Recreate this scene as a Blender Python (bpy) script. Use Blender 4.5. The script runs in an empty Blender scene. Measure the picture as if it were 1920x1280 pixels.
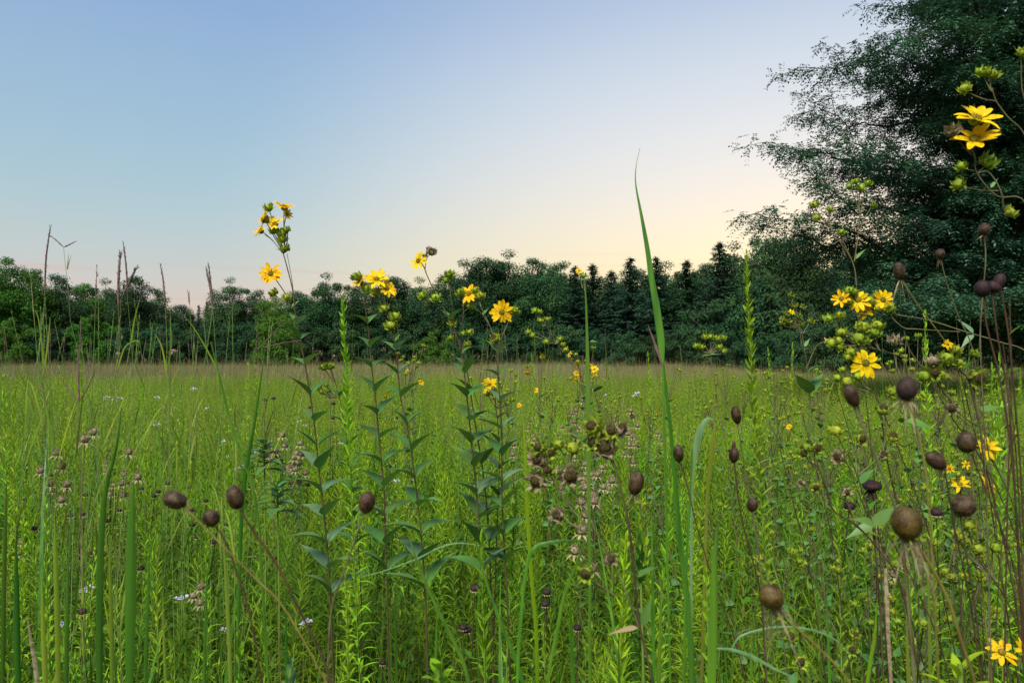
import bpy, math, random
import numpy as np
from mathutils import Vector
R=math.radians
random.seed(7); rng=np.random.default_rng(7)
scene=bpy.context.scene; COL=scene.collection

# ------------------------------------------------------------------ camera
F=1400.0; CAMZ=1.5; PITCH=math.atan(26/F)
cam=bpy.data.cameras.new('camera'); camo=bpy.data.objects.new('camera',cam); COL.objects.link(camo)
cam.sensor_width=36; cam.lens=F*36/1920; cam.clip_start=0.05; cam.clip_end=4000
camo.location=(0,0,CAMZ); camo.rotation_euler=(math.pi/2+PITCH,0,0)
cam.dof.use_dof=True; cam.dof.focus_distance=2.6; cam.dof.aperture_fstop=11
scene.camera=camo
# ------------------------------------------------------------------ sky
SUN_AZ=R(24)      # to the right of the view axis (+Y), just under the tree tops
w=bpy.data.worlds.new('World'); scene.world=w; w.use_nodes=True
nt=w.node_tree; nt.nodes.clear()
def N(t,nt=nt): return nt.nodes.new(t)
L=nt.links.new
out=N('ShaderNodeOutputWorld'); 
sky=N('ShaderNodeTexSky'); sky.sky_type='NISHITA'; sky.sun_disc=False
sky.sun_elevation=R(2.5); sky.sun_rotation=SUN_AZ; sky.air_density=1.0; sky.dust_density=1.0; sky.ozone_density=3.0
tc=N('ShaderNodeTexCoord'); sep=N('ShaderNodeSeparateXYZ'); L(tc.outputs['Generated'],sep.inputs[0])
def ramp(stops):
    r=N('ShaderNodeValToRGB'); r.color_ramp.interpolation='B_SPLINE'
    cr=r.color_ramp
    while len(cr.elements)>1: cr.elements.remove(cr.elements[0])
    def lin(c): return [((v/255)/12.92 if v/255<=0.04045 else ((v/255+0.055)/1.055)**2.4) for v in c]+[1]
    for i,(p,c) in enumerate(stops):
        e=cr.elements[0] if i==0 else cr.elements.new(p)
        e.position=p; e.color=lin(c)
    return r
rA=ramp([(0,(226,196,184)),(0.06,(218,199,190)),(0.11,(200,206,202)),(0.19,(175,202,211)),(0.29,(160,191,214)),(0.40,(148,178,216)),(0.7,(120,150,205)),(1,(120,150,205))])
rB=ramp([(0,(255,226,160)),(0.08,(255,236,178)),(0.15,(255,238,206)),(0.22,(246,237,228)),(0.31,(230,233,236)),(0.42,(206,217,231)),(0.7,(140,168,215)),(1,(125,155,208))])
L(sep.outputs['Z'],rA.inputs[0]); L(sep.outputs['Z'],rB.inputs[0])
dot=N('ShaderNodeVectorMath'); dot.operation='DOT_PRODUCT'; L(tc.outputs['Generated'],dot.inputs[0])
dot.inputs[1].default_value=(math.sin(SUN_AZ),math.cos(SUN_AZ),0.0)
mr=N('ShaderNodeMapRange'); mr.interpolation_type='SMOOTHSTEP'; L(dot.outputs['Value'],mr.inputs[0])
mr.inputs[1].default_value=0.66; mr.inputs[2].default_value=1.03
mx=N('ShaderNodeMix'); mx.data_type='RGBA'; L(mr.outputs[0],mx.inputs[0]); L(rA.outputs[0],mx.inputs[6]); L(rB.outputs[0],mx.inputs[7])
# faint rosy streaks of cloud low over the trees
mp_=N('ShaderNodeMapping'); mp_.inputs['Scale'].default_value=(2.2,2.2,60); L(tc.outputs['Generated'],mp_.inputs[0]); cn=N('ShaderNodeTexNoise'); cn.inputs['Scale'].default_value=2.0; cn.inputs['Detail'].default_value=3; L(mp_.outputs[0],cn.inputs[0])
c1=N('ShaderNodeMapRange'); L(cn.outputs['Fac'],c1.inputs[0]); c1.inputs[1].default_value=.56; c1.inputs[2].default_value=.72; c1.inputs[4].default_value=.40
c2=N('ShaderNodeMapRange'); L(sep.outputs['Z'],c2.inputs[0]); c2.inputs[1].default_value=.15; c2.inputs[2].default_value=.08
cm_=N('ShaderNodeMath'); cm_.operation='MULTIPLY'; L(c1.outputs[0],cm_.inputs[0]); L(c2.outputs[0],cm_.inputs[1])
mc=N('ShaderNodeMix'); mc.data_type='RGBA'; L(cm_.outputs[0],mc.inputs[0]); L(mx.outputs[2],mc.inputs[6]); mc.inputs[7].default_value=(.72,.42,.42,1)
bg1=N('ShaderNodeBackground'); bg1.inputs[1].default_value=0.68; L(mc.outputs[2],bg1.inputs[0])
bg2=N('ShaderNodeBackground'); bg2.inputs[1].default_value=0.02; L(sky.outputs[0],bg2.inputs[0])
ad=N('ShaderNodeAddShader'); L(bg1.outputs[0],ad.inputs[0]); L(bg2.outputs[0],ad.inputs[1]); L(ad.outputs[0],out.inputs[0])
# soft fill lamp, added above and behind to brighten the meadow
sl=bpy.data.lights.new('fill_lamp','SUN'); sl.energy=5.0; sl.angle=R(28); sl.color=(1,0.985,0.94)
so=bpy.data.objects.new('fill_lamp',sl); COL.objects.link(so); so.location=(0,0,30)
so.rotation_euler=(R(38),0,R(-22))
vs=scene.view_settings; vs.view_transform='Standard'; vs.look='None'; vs.exposure=0.5; vs.gamma=1
scene.cycles.max_bounces=6; scene.cycles.diffuse_bounces=3; scene.cycles.glossy_bounces=2; scene.cycles.transmission_bounces=4; scene.cycles.transparent_max_bounces=4

# ------------------------------------------------------------------ helpers
cp,sp=math.cos(PITCH),math.sin(PITCH)
def P(px,py,d):
    cx=(px-960)/F; cy=(640-py)/F
    ray=np.array([cx, cp-sp*cy, sp+cp*cy]); return np.array([0,0,CAMZ])+ray*(d/ray[1])
def unit(v):
    v=np.asarray(v,float); n=np.linalg.norm(v,axis=-1,keepdims=True); return v/np.maximum(n,1e-9)
class MB:
    def __init__(s): s.v=[]; s.f=[]; s.n=0
    def add(s,v,f):
        s.v.append(np.asarray(v,float).reshape(-1,3)); s.f.append(np.asarray(f,int).reshape(-1,4)+s.n); s.n+=len(s.v[-1]); return s
    def empty(s): return s.n==0
    def mesh(s,name,mat,off=(0,0,0)):
        V=np.concatenate(s.v)-np.asarray(off,float); Fc=np.concatenate(s.f); K=len(Fc)
        me=bpy.data.meshes.new(name); me.vertices.add(len(V)); me.vertices.foreach_set('co',V.astype(np.float32).ravel())
        me.loops.add(K*4); me.loops.foreach_set('vertex_index',Fc.astype(np.int32).ravel())
        me.polygons.add(K); me.polygons.foreach_set('loop_start',(np.arange(K)*4).astype(np.int32))
        try: me.polygons.foreach_set('loop_total',np.full(K,4,np.int32))
        except Exception: pass
        me.update(calc_edges=True); me.validate()
        me.polygons.foreach_set('use_smooth',np.ones(len(me.polygons),bool)); me.materials.append(mat); return me
    def build(s,name,mat,parent=None,off=(0,0,0)):
        o=bpy.data.objects.new(name,s.mesh(name,mat,off)); COL.objects.link(o)
        if parent is not None: o.parent=parent
        return o
    def tube(s,pts,r,sides=5,cap=True):
        pts=np.asarray(pts,float); n=len(pts); r=np.broadcast_to(np.asarray(r,float),(n,))
        t=unit(np.gradient(pts,axis=0)); ref=np.array([0.31,0.93,0.17]); a=unit(np.cross(t,ref)); b=np.cross(t,a)
        th=np.linspace(0,2*math.pi,sides,endpoint=False)
        V=pts[:,None,:]+r[:,None,None]*(np.cos(th)[None,:,None]*a[:,None,:]+np.sin(th)[None,:,None]*b[:,None,:])
        V=V.reshape(-1,3); i=np.arange(n-1)[:,None]*sides; j=np.arange(sides)[None,:]; k=(j+1)%sides
        f=np.stack([i+j,i+k,i+sides+k,i+sides+j],-1).reshape(-1,4); s.add(V,f)
        if cap and sides==4: pass
        return s
    def leaves(s,base,dir,norm,Ln,W,prof,nseg=3,droop=0.0,fold=0.0,cup=0.0):
        """many strip leaves at once. droop: sag by gravity; fold>0: V section with a midrib"""
        base=np.atleast_2d(np.asarray(base,float)); n=len(base)
        dir=unit(np.broadcast_to(np.atleast_2d(dir),(n,3))); norm=np.broadcast_to(np.atleast_2d(norm),(n,3))
        side=unit(np.cross(dir,norm)); nn=unit(np.cross(side,dir))
        Ln=np.broadcast_to(Ln,(n,)); W=np.broadcast_to(W,(n,)); droop=np.broadcast_to(droop,(n,)); cup=np.broadcast_to(cup,(n,))
        if nseg==1:
            a=base; c=base+dir*Ln[:,None]; c[:,2]-=droop*Ln; m=(a+c)/2+nn*(Ln*.06)[:,None]; h=side*(W*.5)[:,None]
            s.add(np.stack([a,m-h,c,m+h],1).reshape(-1,3),(np.arange(n)*4)[:,None]+np.arange(4)); return s
        ts=np.linspace(0,1,nseg+1); wd=np.array([prof(t) for t in ts])
        C=base[:,None,:]+dir[:,None,:]*(Ln[:,None]*ts[None,:])[:,:,None]
        C=C+nn[:,None,:]*(cup[:,None]*Ln[:,None]*ts[None,:]**2)[:,:,None]
        C[:,:,2]-=(droop*Ln)[:,None]*ts[None,:]**2
        h=(W[:,None]*wd[None,:]*0.5)[:,:,None]*side[:,None,:]
        if fold>0:
            up=(W[:,None]*wd[None,:]*0.5*fold)[:,:,None]*nn[:,None,:]
            V=np.stack([C-h+up,C,C+h+up],2); m=3
        else: V=np.stack([C-h,C+h],2); m=2
        V=V.reshape(-1,3); per=(nseg+1)*m
        f=[]
        for a in range(nseg):
            for b in range(m-1): q=a*m+b; f.append([q,q+1,q+m+1,q+m])
        f=np.array(f)[None]+ (np.arange(n)*per)[:,None,None]
        s.add(V,f.reshape(-1,4)); return s
    def ellipsoid(s,c,axis,rl,rr,nu=10,nv=8,bump=0.0):
        axis=unit(axis); a=unit(np.cross(axis,[0.3,0.2,0.93])); b=np.cross(axis,a)
        u=np.linspace(0,math.pi,nv+1); v=np.linspace(0,2*math.pi,nu,endpoint=False)
        k=1+bump*(rng.random((nv+1,nu,1))-.5)
        V=np.asarray(c)+k*(np.cos(u)[:,None,None]*axis*rl+ np.sin(u)[:,None,None]*rr*(np.cos(v)[None,:,None]*a+np.sin(v)[None,:,None]*b))
        i=np.arange(nv)[:,None]*nu; j=np.arange(nu)[None,:]; kk=(j+1)%nu
        f=np.stack([i+j,i+nu+j,i+nu+kk,i+kk],-1).reshape(-1,4); s.add(V.reshape(-1,3),f); return s
ovate=lambda t: max(0.03,math.sin(math.pi*t**0.62)*(1.12-.75*t)) if t<1 else 0.02
lance=lambda t: max(0.06,math.sin(math.pi*t**0.7)) if t<1 else 0.03
petal=lambda t: 0.45+0.55*math.sin(math.pi*min(1,t*0.95)**0.9) if t<0.97 else 0.28
bladep=lambda t: max(0.03,(1-t**2.2)*(0.55+0.45*min(1,t*4)))
def smooth(pts,n=6):
    """Catmull-Rom through the points"""
    p=np.asarray(pts,float)
    if len(p)<3: 
        return p[0]+(p[-1]-p[0])*np.linspace(0,1,n+1)[:,None]
    q=np.vstack([2*p[0]-p[1],p,2*p[-1]-p[-2]]); o=[]
    for i in range(1,len(q)-2):
        for t in np.linspace(0,1,n,endpoint=False):
            o.append(0.5*((2*q[i])+(-q[i-1]+q[i+1])*t+(2*q[i-1]-5*q[i]+4*q[i+1]-q[i+2])*t*t+(-q[i-1]+3*q[i]-3*q[i+1]+q[i+2])*t**3))
    o.append(p[-1]); return np.array(o)
def at_len(path,frac):
    d=np.r_[0,np.cumsum(np.linalg.norm(np.diff(path,axis=0),axis=1))]; t=np.asarray(frac)*d[-1]
    return np.stack([np.interp(t,d,path[:,k]) for k in range(3)],-1)
def rdir(n,zs=1.0):
    v=rng.normal(size=(n,3)); v[:,2]*=zs; return unit(v)
def empty(name,loc=(0,0,0)):
    o=bpy.data.objects.new(name,None); COL.objects.link(o); o.location=loc; o.empty_display_size=.1; return o
def tag(o,label=None,cat=None,group=None,kind=None):
    if label: o['label']=label
    if cat: o['category']=cat
    if group: o['group']=group
    if kind: o['kind']=kind
    return o
KIDS={}
def dup(root,loc,rz=0,sc=1.0,label=None,group=None,tilt=(0,0)):
    if root not in KIDS: KIDS[root]=[(c,list(c.children)) for c in root.children]
    r=root.copy(); COL.objects.link(r); r.location=loc; r.rotation_euler=(tilt[0],tilt[1],rz); r.scale=(sc,)*3 if np.isscalar(sc) else sc
    if label: r['label']=label
    if group: r['group']=group
    for c,gs in KIDS[root]:
        k=c.copy(); COL.objects.link(k); k.parent=r
        for g in gs: m=g.copy(); COL.objects.link(m); m.parent=k
    return r
# ------------------------------------------------------------------ materials
def mat(name,c1,c2=None,scale=8.0,rough=0.6,trans=0.0,rnd=0.0,spec=0.08,wscale=0.0,wcol=None,tint=None,zfar=None):
    """c1/c2 mixed by noise on the thing; rnd = per-thing brightness change; trans = light passing through a leaf"""
    m=bpy.data.materials.new(name); m.use_nodes=True; t=m.node_tree; t.nodes.clear(); l=t.links.new
    n=lambda k: t.nodes.new(k)
    o=n('ShaderNodeOutputMaterial'); pr=n('ShaderNodeBsdfPrincipled'); pr.inputs['Roughness'].default_value=rough
    pr.inputs['Specular IOR Level'].default_value=.22 if 'head' in name else spec
    c2=c2 or tuple(v*0.7 for v in c1)
    tx=n('ShaderNodeTexCoord'); ns=n('ShaderNodeTexNoise'); ns.inputs['Scale'].default_value=scale; ns.inputs['Detail'].default_value=3
    if 'blade' in name or 'stem' in name:
        mpg=n('ShaderNodeMapping'); mpg.inputs['Scale'].default_value=(90/scale,90/scale,2.5/scale); l(tx.outputs['Object'],mpg.inputs[0]); l(mpg.outputs[0],ns.inputs['Vector'])
    else: l(tx.outputs['Object'],ns.inputs['Vector'])
    mrn=n('ShaderNodeMapRange'); l(ns.outputs['Fac'],mrn.inputs[0]); mrn.inputs[1].default_value=.35; mrn.inputs[2].default_value=.65
    mm=n('ShaderNodeMix'); mm.data_type='RGBA'; l(mrn.outputs[0],mm.inputs[0]); mm.inputs[6].default_value=(*c1,1); mm.inputs[7].default_value=(*c2,1)
    col=mm.outputs[2]
    if wcol:
        g=n('ShaderNodeNewGeometry'); nw=n('ShaderNodeTexNoise'); nw.inputs['Scale'].default_value=wscale; nw.inputs['Detail'].default_value=2; l(g.outputs['Position'],nw.inputs['Vector'])
        mw=n('ShaderNodeMapRange'); l(nw.outputs['Fac'],mw.inputs[0]); mw.inputs[1].default_value=.42; mw.inputs[2].default_value=.62
        m2=n('ShaderNodeMix'); m2.data_type='RGBA'; l(mw.outputs[0],m2.inputs[0]); l(col,m2.inputs[6]); m2.inputs[7].default_value=(*wcol,1); col=m2.outputs[2]
    if rnd>0:
        oi=n('ShaderNodeObjectInfo'); a=n('ShaderNodeMapRange'); l(oi.outputs['Random'],a.inputs[0]); a.inputs[3].default_value=1-rnd; a.inputs[4].default_value=1+rnd
        h=n('ShaderNodeHueSaturation'); l(a.outputs[0],h.inputs['Value']); l(col,h.inputs['Color'])
        b=n('ShaderNodeMath'); b.operation='MULTIPLY_ADD'; l(oi.outputs['Random'],b.inputs[0]); b.inputs[1].default_value=7.13; b.inputs[2].default_value=0
        fr=n('ShaderNodeMath'); fr.operation='FRACT'; l(b.outputs[0],fr.inputs[0])
        hh=n('ShaderNodeMapRange'); l(fr.outputs[0],hh.inputs[0]); hh.inputs[3].default_value=0.5-0.035*min(1,rnd*3); hh.inputs[4].default_value=0.5+0.02; l(hh.outputs[0],h.inputs['Hue'])
        col=h.outputs[0]
    if 'head' in name and 'small' not in name:
        vo=n('ShaderNodeTexVoronoi'); vo.inputs['Scale'].default_value=900; l(tx.outputs['Object'],vo.inputs['Vector']); bp=n('ShaderNodeBump'); bp.inputs['Strength'].default_value=1; bp.inputs['Distance'].default_value=.0005; bp.invert=True
        l(vo.outputs['Distance'],bp.inputs['Height']); l(bp.outputs[0],pr.inputs['Normal'])
    l(col,pr.inputs['Base Color']); last=pr.outputs[0]
    if trans>0:
        tr=n('ShaderNodeBsdfTranslucent'); l(col,tr.inputs[0]); ms=n('ShaderNodeMixShader'); ms.inputs[0].default_value=trans
        l(last,ms.inputs[1]); l(tr.outputs[0],ms.inputs[2]); last=ms.outputs[0]
    l(last,o.inputs[0]); return m
M=dict(
 ground=mat('soil',(0.035,0.04,0.012),(0.05,0.06,0.015),3,0.95),
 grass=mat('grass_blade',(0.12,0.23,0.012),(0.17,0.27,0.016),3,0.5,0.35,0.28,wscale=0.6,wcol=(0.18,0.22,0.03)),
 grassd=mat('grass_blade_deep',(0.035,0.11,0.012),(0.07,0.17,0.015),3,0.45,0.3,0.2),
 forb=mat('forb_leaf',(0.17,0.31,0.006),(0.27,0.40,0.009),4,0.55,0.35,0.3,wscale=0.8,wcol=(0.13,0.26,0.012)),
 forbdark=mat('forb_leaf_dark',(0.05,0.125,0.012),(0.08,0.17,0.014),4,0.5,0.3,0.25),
 far=mat('far_grass',(0.17,0.22,0.06),(0.13,0.19,0.035),0.5,0.8,0.25,0.16,wscale=0.07,wcol=(0.16,0.165,0.06)),
 tan=mat('dry_grass',(0.27,0.22,0.10),(0.17,0.14,0.06),3,0.8,0.2,0.25),
 goldenrod=mat('goldenrod_leaf',(0.20,0.36,0.012),(0.26,0.42,0.016),6,0.5,0.35,0.2),
 gstem=mat('goldenrod_stem',(0.16,0.25,0.03),(0.12,0.18,0.03),20,0.6,0.1),
 rleaf=mat('rosinweed_leaf',(0.060,0.145,0.022),(0.095,0.19,0.028),14,0.55,0.22,0.12,0.45),
 rleafpale=mat('rosinweed_leaf_underside',(0.13,0.22,0.09),(0.10,0.18,0.07),14,0.5,0.2,0.1,0.4),
 rstem=mat('rosinweed_stem',(0.045,0.026,0.014),(0.08,0.065,0.028),14,0.6),
 rstemp=mat('rosinweed_twig',(0.13,0.13,0.055),(0.075,0.055,0.028),30,0.6),
 darkstem=mat('dark_dry_stem',(0.035,0.024,0.014),(0.075,0.04,0.02),12,0.65),
 yellowstem=mat('yellow_dry_stem',(0.17,0.155,0.03),(0.11,0.08,0.02),8,0.6),
 petal=mat('yellow_petal',(0.80,0.50,0.005),(0.62,0.32,0.004),110,0.55,0.3,0.05),
 petalw=mat('lavender_petal',(0.42,0.38,0.50),(0.6,0.58,0.62),60,0.6,0.3,0.1),
 disc=mat('flower_disc',(0.10,0.085,0.012),(0.22,0.16,0.01),300,0.8),
 bract=mat('green_bract',(0.30,0.36,0.025),(0.15,0.21,0.022),130,0.55,0.25,0.15),
 budc=mat('bud_centre',(0.07,0.055,0.015),(0.025,0.018,0.008),300,0.8),
 seed=mat('seed_head',(0.020,0.010,0.005),(0.075,0.042,0.018),160,0.38,0,0.15,0.5),
 seedo=mat('olive_seed_head',(0.10,0.066,0.012),(0.035,0.018,0.005),130,0.35,0,0,0.5),
 seedd=mat('dark_small_head',(0.014,0.008,0.007),(0.035,0.018,0.014),300,0.7,0,0.3),
 dry=mat('dry_petal',(0.33,0.27,0.16),(0.15,0.10,0.05),140,0.8,0.25,0.1),
 drybr=mat('dry_bract',(0.34,0.31,0.14),(0.24,0.18,0.10),80,0.8,0.25,0.1),
 spike=mat('grass_spike',(0.10,0.055,0.055),(0.15,0.09,0.075),60,0.8,0,0.1),
 culm=mat('grass_culm',(0.11,0.20,0.04),(0.16,0.20,0.06),5,0.6,0.1,0.2),
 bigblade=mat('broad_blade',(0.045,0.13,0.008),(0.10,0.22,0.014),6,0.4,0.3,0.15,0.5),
 bluegrass=mat('blue_green_blade',(0.09,0.18,0.06),(0.15,0.26,0.10),6,0.4,0.3,0.15,0.5),
 bark=mat('bark',(0.035,0.028,0.022),(0.06,0.05,0.04),6,0.9),
 leafb=mat('tree_leaf',(0.021,0.060,0.026),(0.040,0.094,0.027),0.5,0.6,0.25,0.28),
 leafs=mat('spruce_needle',(0.026,0.064,0.036),(0.038,0.086,0.042),0.6,0.7,0.15,0.15),
 leafl=mat('bright_tree_leaf',(0.05,0.125,0.016),(0.075,0.16,0.02),0.5,0.6,0.3,0.15),
 leafh=mat('locust_leaf',(0.022,0.068,0.034),(0.044,0.118,0.048),0.7,0.5,0.22,0,0.4),
)
# ------------------------------------------------------------------ ground
g=MB(); nx=60; xs=np.concatenate([-np.geomspace(400,1,nx)[:-1],np.linspace(-1,1,5),np.geomspace(1,400,nx)[1:]]); ys=np.concatenate([-np.geomspace(300,1,30),np.geomspace(1,900,80)])
X,Y=np.meshgrid(xs,ys); Z=0.02*np.sin(X*1.3+Y*.7)*np.cos(Y*1.1)-0.02
n1=len(xs); i=np.arange(len(ys)-1)[:,None]*n1; j=np.arange(n1-1)[None,:]
g.add(np.stack([X,Y,Z],-1).reshape(-1,3),np.stack([i+j,i+j+1,i+n1+j+1,i+n1+j],-1).reshape(-1,4))
tag(g.build('ground',M['ground']),kind='structure')

# ------------------------------------------------------------------ stuff: instanced meadow cover
def proto(name,mb_mats):
    """an unlinked object holding one clump (several materials)"""
    mb=MB(); idx=[]; mats=[]
    for k,(b,m) in enumerate(mb_mats):
        if b.empty(): continue
        v=np.concatenate(b.v); f=np.concatenate(b.f); mb.add(v,f); idx+= [len(mats)]*len(f); mats.append(m)
    me=mb.mesh(name,mats[0]); 
    for m in mats[1:]: me.materials.append(m)
    me.polygons.foreach_set('material_index',np.array(idx[:len(me.polygons)],np.int32)); me.update()
    return bpy.data.objects.new(name,me)
def scatter(name,label,cat,protos,pts,rz,scl,idx,tilt=0.0):
    n=len(pts); me=bpy.data.meshes.new(name); me.vertices.add(n); me.vertices.foreach_set('co',np.asarray(pts,np.float32).ravel())
    rot=np.zeros((n,3),np.float32); rot[:,2]=rz; rot[:,:2]=rng.normal(size=(n,2))*tilt
    a=me.attributes.new('rot','FLOAT_VECTOR','POINT'); a.data.foreach_set('vector',rot.ravel())
    a=me.attributes.new('scl','FLOAT','POINT'); a.data.foreach_set('value',np.asarray(scl,np.float32))
    a=me.attributes.new('idx','INT','POINT'); a.data.foreach_set('value',np.asarray(idx,np.int32))
    o=bpy.data.objects.new(name,me); COL.objects.link(o)
    t=bpy.data.node_groups.new(name,'GeometryNodeTree'); t.interface.new_socket('Geometry',in_out='INPUT',socket_type='NodeSocketGeometry'); t.interface.new_socket('Geometry',in_out='OUTPUT',socket_type='NodeSocketGeometry')
    gi=t.nodes.new('NodeGroupInput'); go=t.nodes.new('NodeGroupOutput'); ip=t.nodes.new('GeometryNodeInstanceOnPoints')
    jn=t.nodes.new('GeometryNodeJoinGeometry')
    for p in protos:
        oi=t.nodes.new('GeometryNodeObjectInfo'); oi.inputs['Object'].default_value=p; oi.inputs['As Instance'].default_value=True
        t.links.new(oi.outputs['Geometry'],jn.inputs[0])
    def na(nm,ty):
        x=t.nodes.new('GeometryNodeInputNamedAttribute'); x.data_type=ty; x.inputs['Name'].default_value=nm; return x.outputs['Attribute']
    t.links.new(gi.outputs[0],ip.inputs['Points']); t.links.new(jn.outputs[0],ip.inputs['Instance']); ip.inputs['Pick Instance'].default_value=True
    t.links.new(na('idx','INT'),ip.inputs['Instance Index']); t.links.new(na('rot','FLOAT_VECTOR'),ip.inputs['Rotation']); t.links.new(na('scl','FLOAT'),ip.inputs['Scale'])
    t.links.new(ip.outputs[0],go.inputs[0])
    md=o.modifiers.new('scatter','NODES'); md.node_group=t
    tag(o,label,cat,kind='stuff'); return o
def add_forb(lb,sb,x,y,h,nl=34,ll=0.07,lw=0.011,seg=3,lean=0.06,asc=0.75,stem_sides=4,low=0.15):
    """upright stem with a spiral of narrow leaves"""
    a=random.uniform(0,6.28); k=random.uniform(0,lean)*h
    pth=smooth([[x,y,0],[x+math.cos(a)*k*.4,y+math.sin(a)*k*.4,h*.5],[x+math.cos(a)*k,y+math.sin(a)*k,h]],3)
    if sb is not None: sb.tube(pth,np.linspace(.0022,.001,len(pth)),stem_sides)
    t=np.linspace(low,1,nl)**0.85; b=at_len(pth,t); th=np.arange(nl)*2.4+a
    el=asc*(0.5+0.9*t**3)+rng.normal(size=nl)*.15
    d=np.stack([np.cos(th)*np.cos(el),np.sin(th)*np.cos(el),np.sin(el)],-1)
    lb.leaves(b,d,[0,0,1],ll*(1-0.62*t**2.5)*rng.uniform(.7,1.15,nl),lw*(1-.35*t),lance,seg,droop=rng.uniform(.1,.5,nl)*(1-t*.7))
def add_blades(b,x,y,n,h,spread=0.05,wd=0.006,seg=5,lean=.35,droop=.25):
    th=rng.uniform(0,6.28,n); rr=rng.random(n)*spread; base=np.stack([x+np.cos(th)*rr,y+np.sin(th)*rr,np.zeros(n)],-1)
    ln=rng.uniform(0.03,lean,n); d=np.stack([np.cos(th)*ln,np.sin(th)*ln,np.ones(n)],-1)
    th2=th+rng.uniform(-1.5,1.5,n); nm=np.stack([np.cos(th2),np.sin(th2),np.zeros(n)],-1)
    b.leaves(base,d,nm,h*rng.uniform(.55,1.1,n),wd*rng.uniform(.6,1.3,n),bladep,seg,droop=ln*droop*2,cup=rng.uniform(-.1,.25,n))
# near protos
near=[]
for k in range(5):     # single leafy forbs
    lb,sb=MB(),MB(); add_forb(lb,sb,0,0,random.uniform(.62,.8),nl=random.choice([60,80,100]),ll=random.uniform(.09,.13),lw=random.uniform(.006,.010))
    near.append(proto('leafy_forb',[(lb,M['forb']),(sb,M['gstem'])]))
for k in range(2):     # branching forbs
    lb,sb=MB(),MB()
    for q in range(3): add_forb(lb,sb,random.uniform(-.05,.05),random.uniform(-.05,.05),random.uniform(.45,.7),nl=34,ll=.07,lw=.018,lean=.3)
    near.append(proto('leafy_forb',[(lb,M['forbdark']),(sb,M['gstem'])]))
for k in range(4):     # grass tufts
    b=MB(); add_blades(b,0,0,12,random.uniform(.6,.8),.06,.005,6,.5,.5); near.append(proto('grass_tuft',[(b,M['grass'])]))
for k in range(2):
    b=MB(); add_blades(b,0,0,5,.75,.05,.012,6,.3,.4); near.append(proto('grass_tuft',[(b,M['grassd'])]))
for k in range(2):
    b,c=MB(),MB()
    add_blades(b,0,0,4,.6,.09,.003,5,.8,.5); add_blades(c,0,0,8,.5,.09,.004,6,.8,.8); near.append(proto('dry_tuft',[(b,M['tan']),(c,M['grass'])]))
for k in range(3):     # arching blades
    b=MB(); add_blades(b,0,0,16,.66,.08,.0042,9,1.1,.7); near.append(proto('arching_tuft',[(b,M['bluegrass' if k==0 else 'grass'])]))
for k in range(2):     # broad-leaved stems
    lb,sb=MB(),MB(); add_forb(lb,sb,0,0,.55,nl=22,ll=.11,lw=.024,seg=4,asc=.6); add_forb(lb,sb,.05,.03,.45,nl=18,ll=.10,lw=.022,seg=4,asc=.6)
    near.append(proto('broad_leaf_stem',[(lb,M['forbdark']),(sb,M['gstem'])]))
def wedge(n,d0,d1,m=1.0):
    y=np.sqrt(rng.uniform(d0**2,d1**2,n)); x=rng.uniform(-1,1,n)*(0.72*y+m); return np.stack([x,y,np.zeros(n)],-1)
n=12500; pts=wedge(n,0.9,8.0,.7)
idx=rng.choice(20,n,p=(lambda a:np.array(a)/sum(a))([.09]*5+[.045]*2+[.05]*4+[.025]*2+[.034]*2+[.075]*3+[.022]*2))
scl=rng.uniform(.66,1.12,n)*(1+.13*np.sin(pts[:,0]*2.1+1)*np.sin(pts[:,1]*1.7)+.07*np.sin(pts[:,0]*5+pts[:,1]*4))*np.clip(0.62+pts[:,1]*.16,0.7,1.0)
pxs=960+F*pts[:,0]/pts[:,1]; scl=np.where((pxs>560)&(pxs<980)&(pts[:,1]>1.3)&(pts[:,1]<2.5),scl*.74,scl)
scatter('meadow_undergrowth','dense mixed green grass and leafy ground cover filling the meadow floor','undergrowth',near,pts,rng.uniform(0,6.28,n),scl,idx,.10)
# mid patches
mid=[]
for k in range(5):
    lb,sb,gb,tb=MB(),MB(),MB(),MB()
    for q in range(34): add_forb(lb,sb,random.uniform(-.6,.6),random.uniform(-.6,.6),random.uniform(.55,.85),nl=18,ll=.08,lw=.014,seg=2,stem_sides=3)
    for q in range(16): add_blades(gb,random.uniform(-.6,.6),random.uniform(-.6,.6),7,random.uniform(.6,.95),.05,.007,4,.3,.3)
    for q in range(16): add_blades(tb,random.uniform(-.6,.6),random.uniform(-.6,.6),1,random.uniform(.75,1.0),.03,.006,3,.12,.1)
    for q in range(2): add_blades(tb,random.uniform(-.6,.6),random.uniform(-.6,.6),1,random.uniform(1.0,1.4),.03,.004,3,.12,.1)
    mid.append(proto('meadow_patch',[(lb,M['forb']),(sb,M['gstem']),(gb,M['grass']),(tb,M['tan'])]))
n=1150; pts=wedge(n,7.0,28,2)
scatter('meadow_grass','bright green meadow of leafy stems and grasses in the middle distance','grass',mid,pts,rng.uniform(0,6.28,n),rng.uniform(.85,1.1,n)*(1+.12*np.sin(pts[:,0]*.9+1)*np.sin(pts[:,1]*.7)+.06*np.sin(pts[:,0]*2.3+pts[:,1]*1.9)),rng.integers(0,5,n),.03)
farp=[]
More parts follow.
